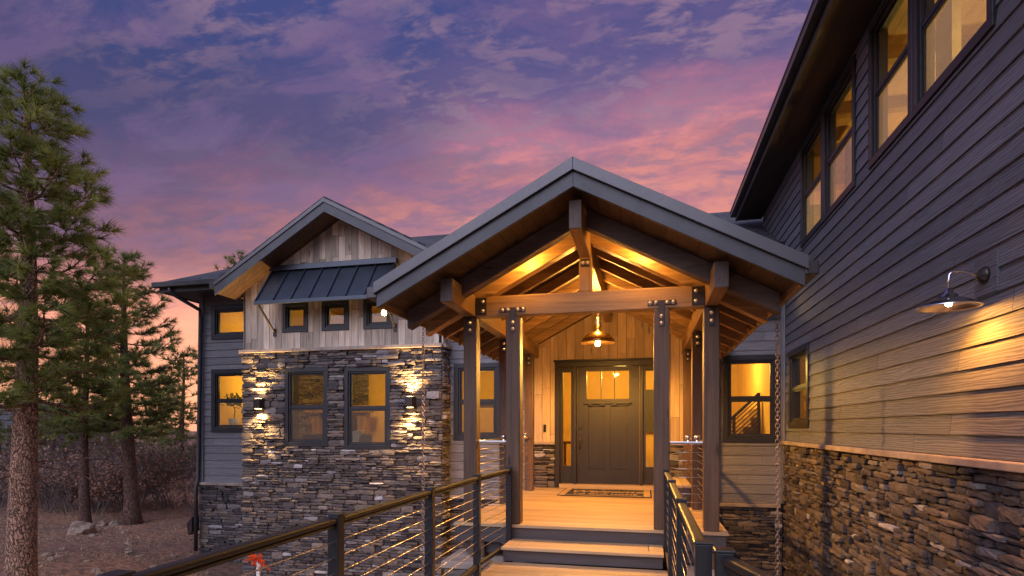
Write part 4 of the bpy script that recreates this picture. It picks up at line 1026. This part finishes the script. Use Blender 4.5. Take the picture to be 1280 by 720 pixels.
# ------------------------------------------------------------------ trees
M_BARK = bark_mat('ponderosa_bark', (.32, .155, .09), (.54, .32, .20)); M_BARKD = bark_mat('dark_pine_bark', (.12, .055, .038), (.21, .11, .072))
M_NEED = needle_mat('pine_needles', (.085, .110, .024), (.28, .30, .065)); M_NEEDD = needle_mat('dark_pine_needles', (.065, .090, .025), (.24, .26, .06))
M_TWIG = plain('grey_twigs', (.13, .10, .09), .9); M_OAKB = plain('dry_oak_leaves', (.28, .14, .085), .9, var=.4)
def tree_base(u, d, z=None):
    r_ = (u - 640) / 720 * d; c, s = math.cos(R(13.06)), math.sin(R(13.06)); x = r_ * c - d * s; y = r_ * s + d * c
    return Vector((x, y, gz(x, y) if z is None else z))
def pine(base, H, r0, cb, cr, seed, label, ntip=1.0, nl=.17, nw=.008, nn=26, lean=(0, 0), bark=None, need=None, group=None, nlimb=46, flare=1.25, name='pine_tree', dead=6):
    rg = random.Random(seed); t = thing(name, label, 'tree', group); bark = bark or M_BARK; need = need or M_NEED
    ax = lambda f: Vector((base.x + lean[0] * f + .07 * math.sin(f * 5 + seed), base.y + lean[1] * f, base.z - .1 + H * f))
    n = 22; pts = [ax(i / n) for i in range(n + 1)]; rad = [r0 * ((1 - i / n) ** .75) * (flare if i == 0 else (1 + (flare - 1) * .35 if i == 1 else 1)) + .012 for i in range(n + 1)]
    lb = MB(seed); lb.tube(pts, rad, 18)
    nd = MB(seed + 2)
    def tuft(p, d, sc=1.0):
        c = rg.random(); d = d.normalized(); a = d.orthogonal().normalized(); b = d.cross(a)
        for k in range(nn):
            th = rg.uniform(0, 6.283); sp = rg.uniform(.10, 1.25); l = nl * sc * rg.uniform(.7, 1.15)
            q = (d * math.cos(sp) + (a * math.cos(th) + b * math.sin(th)) * math.sin(sp)); o = p - d * rg.uniform(0, .09) * sc
            e = o + q * l - UP * l * .05; s_ = q.cross(Vector((rg.uniform(-1, 1), rg.uniform(-1, 1), rg.uniform(-1, 1)))).normalized() * nw
            nd.v += [tuple(o - s_ * .5), tuple(o + s_ * .5), tuple(e)]; m = len(nd.v); nd.f.append([m - 3, m - 2, m - 1]); nd.uv.append([(0, 0)] * 3); nd.c.append(min(1, max(0, c * .7 + rg.random() * .3)))
    ga = rg.uniform(0, 6.28)
    for i in range(nlimb):
        f = cb + (1 - cb) * ((i + rg.uniform(0, .9)) / nlimb) ** .92; f = min(f, .985); p0 = ax(f); g_ = (f - cb) / (1 - cb)
        prof = (1 - g_) ** .72 * (.55 + .45 * min(1, g_ * 4)); L = cr * prof * rg.uniform(.62, 1.15) + .18; ga += 2.4 + rg.uniform(-.5, .5)
        d = Vector((math.cos(ga), math.sin(ga), 0)); el = (-.18 + .75 * g_ + rg.uniform(-.12, .12))
        P_ = []; m = 6
        for k in range(m + 1):
            s_ = k / m; P_.append(p0 + d * L * s_ + UP * (L * s_ * el - .10 * L * math.sin(s_ * math.pi) + .22 * L * s_ ** 2.5) + Vector((rg.uniform(-1, 1), rg.uniform(-1, 1), rg.uniform(-.5, .5))) * .03 * L)
        rr = max(.010, r0 * .20 * (1 - g_ * .6) * (L / (cr + .2)) ** .5); lb.tube(P_, [rr * (1 - .8 * k / m) + .004 for k in range(m + 1)], 6, cap=False)
        nb = max(3, int(L * 5.5 * ntip))
        for k in range(nb):
            s_ = .14 + .86 * (k + rg.random()) / nb; s_ = min(s_, .999); ii = int(s_ * m); q = P_[ii].lerp(P_[ii + 1], s_ * m - ii); sg = 1 if k % 2 else -1
            sd = (d.cross(UP) * sg * rg.uniform(.4, 1.1) + d * rg.uniform(.3, .9) + UP * rg.uniform(-.1, .5)).normalized(); l = (.16 + .30 * L * (1 - s_) * .6 + rg.uniform(0, .16)) * (1 if cr > 1.2 else .8)
            e = q + sd * l; lb.tube([q, q.lerp(e, .5) - UP * .01, e], [.008, .006, .004], 4, cap=False)
            tuft(e, sd + UP * .25, rg.uniform(.8, 1.15)); 
            if l > .30: tuft(q.lerp(e, .5), sd + UP * .5, .85)
            if rg.random() < .5: e2 = q.lerp(e, .6) + (sd.cross(UP) * rg.choice((-1, 1)) + sd * .6 + UP * .3).normalized() * .16; lb.tube([q.lerp(e, .5), e2], [.006, .004], 4, cap=False); tuft(e2, e2 - q, .9)
        tuft(P_[-1], P_[-1] - P_[-2] + UP * .1, 1.1)
    tuft(ax(.995), UP, 1.1); tuft(ax(.97), UP, 1.1)
    for i in range(dead):                                   # dead snags under the crown
        f = cb * rg.uniform(.55, 1.0); p0 = ax(f); a = rg.uniform(0, 6.28); L = rg.uniform(.4, 1.2); d = Vector((math.cos(a), math.sin(a), rg.uniform(-.3, .1)))
        lb.tube([p0, p0 + d * L * .5, p0 + d * L], [.018, .011, .004], 5, cap=False)
        for k in range(3): q = p0 + d * L * rg.uniform(.4, .95); lb.tube([q, q + Vector((rg.uniform(-1, 1), rg.uniform(-1, 1), rg.uniform(-.6, .5))) * .25], [.006, .003], 4, cap=False)
    lb.build('trunk', bark, t, smooth=True); nd.build('crown', need, t, recalc=False)
    rehang(t, base); return t
b1 = tree_base(30, 9.6); pine(b1, 8.85, .215, .40, 1.72, 11, 'tall ponderosa pine with reddish trunk at the left edge of the photo', 1.6, .25, .012, 50, lean=(-.02, .05), nlimb=70, dead=10)
b2 = tree_base(107, 17.0); pine(b2, 6.6, .145, .42, 1.75, 22, 'slim dark pine rising behind the boulder', 1.45, .25, .017, 36, bark=M_BARKD, need=M_NEEDD, group='pines in the clearing', nlimb=34)
b3 = tree_base(163, 17.6); pine(b3, 8.25, .20, .34, 1.95, 33, 'broad pine with flared trunk between the boulder pine and the house', 1.6, .26, .017, 36, lean=(-.25, 0), bark=M_BARKD, need=M_NEEDD, group='pines in the clearing', nlimb=50, flare=1.6)
far = [(228, 23, 5.9, 2.0, 41, 'dense dark pine close beside the house corner'), (66, 27, 4.6, 1.7, 42, 'small far pine seen right of the tall trunk'), (200, 30, 5.4, 2.0, 43, 'far low pine behind the broad pine'), (-5, 22, 5.6, 2.0, 44, 'far pine cut by the left edge of the photo'), (136, 33, 4.6, 1.8, 45, 'far small pine between the two dark trunks'), (300, 26, 10.7, 1.9, 46, 'pine whose tip shows above the gabled roof')]
for u, d, H, cr, sd_, lb_ in far:
    pine(tree_base(u, d), H, .13, .20 if H < 10 else .5, cr, sd_, lb_, 1.2, .30, .030, 16, bark=M_BARKD, need=M_NEEDD, group='pines beyond the clearing', nlimb=34, dead=2)

# thicket of bare shrubs behind the clearing
def shrub(seed, H, W, leafy):
    rg = random.Random(seed); t = thing('bare_shrub', 'bare', 'shrub', 'leafless shrubs in the thicket beyond the clearing')
    mb = MB(seed); lf = MB(seed + 1)
    def grow(p, d, L, r, lev):
        q = p + d * L * .5 + Vector((rg.uniform(-1, 1), rg.uniform(-1, 1), 0)) * L * .08; e = p + d * L; mb.tube([p, q, e], [r, r * .8, r * .55], 4, cap=False)
        if lev == 0:
            for k in range(leafy):
                c = p.lerp(e, rg.uniform(.2, 1)) + Vector((rg.uniform(-1, 1), rg.uniform(-1, 1), rg.uniform(-1, 1))) * .10; dd = Vector((rg.uniform(-1, 1), rg.uniform(-1, 1), rg.uniform(-1, 1))).normalized(); s_ = dd.orthogonal().normalized() * .022
                lf.face([c, c + dd * .035 + s_, c + dd * .08, c + dd * .035 - s_])
            return
        for k in range(rg.choice((3, 4))):
            nd_ = (d + Vector((rg.uniform(-1, 1), rg.uniform(-1, 1), rg.uniform(-.5, .7))) * .75).normalized(); grow(p.lerp(e, rg.uniform(.35, 1)), nd_, L * rg.uniform(.55, .8), r * .55, lev - 1)
    for k in range(7):
        a = rg.uniform(0, 6.28); grow(Vector((math.cos(a) * W * .25, math.sin(a) * W * .25, -.05)), Vector((math.cos(a) * .45, math.sin(a) * .45, 1)).normalized(), H * rg.uniform(.35, .5), .020, 3)
    mb.build('stems', M_TWIG, t, recalc=False); lf.build('leaves', M_OAKB, t, recalc=False); return t
protos = [shrub(401, 2.0, 1.6, 3), shrub(402, 2.4, 1.8, 1), shrub(403, 1.6, 1.4, 5)]
desc = ['russet leaved leafless looking shrub', 'tall grey bare shrub', 'low brown scrub bush']
rg = random.Random(77); spots = []
for i in range(34):
    u = -30 + 300 * ((i * .618) % 1.0) ; d = rg.uniform(19.0, 30) if i > 9 else rg.uniform(18.6, 21); spots.append((u, d))
spots.sort()
for i, (u, d) in enumerate(spots):
    k = rg.randrange(3); o = copy_tree(protos[k]); b = tree_base(u, d); o.location = b; o.rotation_euler.z = rg.uniform(0, 6.28); s_ = rg.uniform(.85, 1.35); o.scale = (s_, s_, s_ * rg.uniform(.85, 1.15))
    o['label'] = 'bare brown shrub, one of many alike in the tangled thicket beyond the clearing'
for p_ in protos:
    for ch in list(p_.children): bpy.data.objects.remove(ch)
    bpy.data.objects.remove(p_)

# boulders and stones on the dirt
def rock(base, sx, sy, sz, seed, label, name='boulder', cat='boulder', group=None):
    bm = bmesh.new(); bmesh.ops.create_icosphere(bm, subdivisions=3, radius=1)
    for v in bm.verts:
        n = mnoise.noise(v.co * 1.3 + Vector((seed, 0, 0))) * .45 + mnoise.noise(v.co * 3.1 + Vector((0, seed, 0))) * .16
        v.co *= (1 + n); v.co.z = max(v.co.z, -.35)
    me = bpy.data.meshes.new(name); bm.to_mesh(me); bm.free(); me.materials.append(M_ROCK)
    o = bpy.data.objects.new(name, me); C.objects.link(o); o.location = base + UP * sz * .25; o.scale = (sx, sy, sz); o.rotation_euler.z = seed; return tag(o, label, cat, group)
rock(tree_base(101, 15.6), .34, .26, .26, 3.3, 'tan boulder at the foot of the slim dark pine')
rock(tree_base(66, 12.6), .10, .08, .05, 1.3, 'small flat pale stone on the bare dirt')
rock(tree_base(128, 17.2), .16, .14, .12, 5.3, 'small dark rock between the two pine trunks')
rock(tree_base(143, 17.3), .13, .12, .10, 6.1, 'small pale rock beside the flared pine trunk')
for k in range(26):
    u_, d_ = rg.uniform(45, 245), rg.uniform(11, 17.5); s_ = rg.uniform(.03, .09)
    rock(tree_base(u_, d_), s_ * 1.3, s_, s_ * .6, rg.uniform(0, 9), 'one of the small stones strewn over the bare dirt', 'small_stone', 'stone', 'small stones on the bare dirt')
# litter, dry grass: nobody could count it
mb = MB(500); rg = random.Random(9)
for i in range(20000):
    u = rg.uniform(-10, 262); d = 10 + 15 * rg.random() ** 1.3; p = tree_base(u, d); l = rg.uniform(.02, .10)
    if mnoise.noise(p * .8) < -.12: continue
    e = p + Vector((rg.uniform(-.6, .6), rg.uniform(-.6, .6), rg.uniform(.1, 1))) * l; s_ = Vector((rg.uniform(-1, 1), rg.uniform(-1, 1), 0)) * .012; mb.face([p - s_, p + s_, e])
tag(mb.build('forest_litter', plain('dry_grass', (.34, .22, .13), .9, var=.4), recalc=False), 'dry grass and fallen needles scattered over the dirt', 'ground cover', kind='stuff')

# neighbouring dark building at the far left
nb = thing('neighbour_house', 'dark neighbouring house half hidden behind the tall pine trunk', 'house')
c0 = tree_base(20, 34)
mb = MB(1); mb.box(c0.x - 6, c0.x + 1.7, c0.y, c0.y + 6, GZ - .2, .1); mb.build('wall', M_SIDE_D, nb)
mb = MB(1); roof_slab(mb, (c0.x - 6.5, c0.y - .5, 0.0), (c0.x + 2.2, c0.y - .5, 0.0), (c0.x + 1.0, c0.y + 3, 1.6), (c0.x - 6.5, c0.y + 3, 1.6), .12); roof_slab(mb, (c0.x - 6.5, c0.y + 6.5, 0.0), (c0.x + 2.2, c0.y + 6.5, 0.0), (c0.x + 1.0, c0.y + 3, 1.6), (c0.x - 6.5, c0.y + 3, 1.6), .12); mb.build('roof', M_SHING, nb)
mb = MB(1); mb.box(c0.x - .2, c0.x + .9, c0.y - .03, c0.y + .01, -1.6, -.5); mb.build('window', M_BLACK, nb)
rehang(nb, (c0.x - 2, c0.y + 3, GZ))
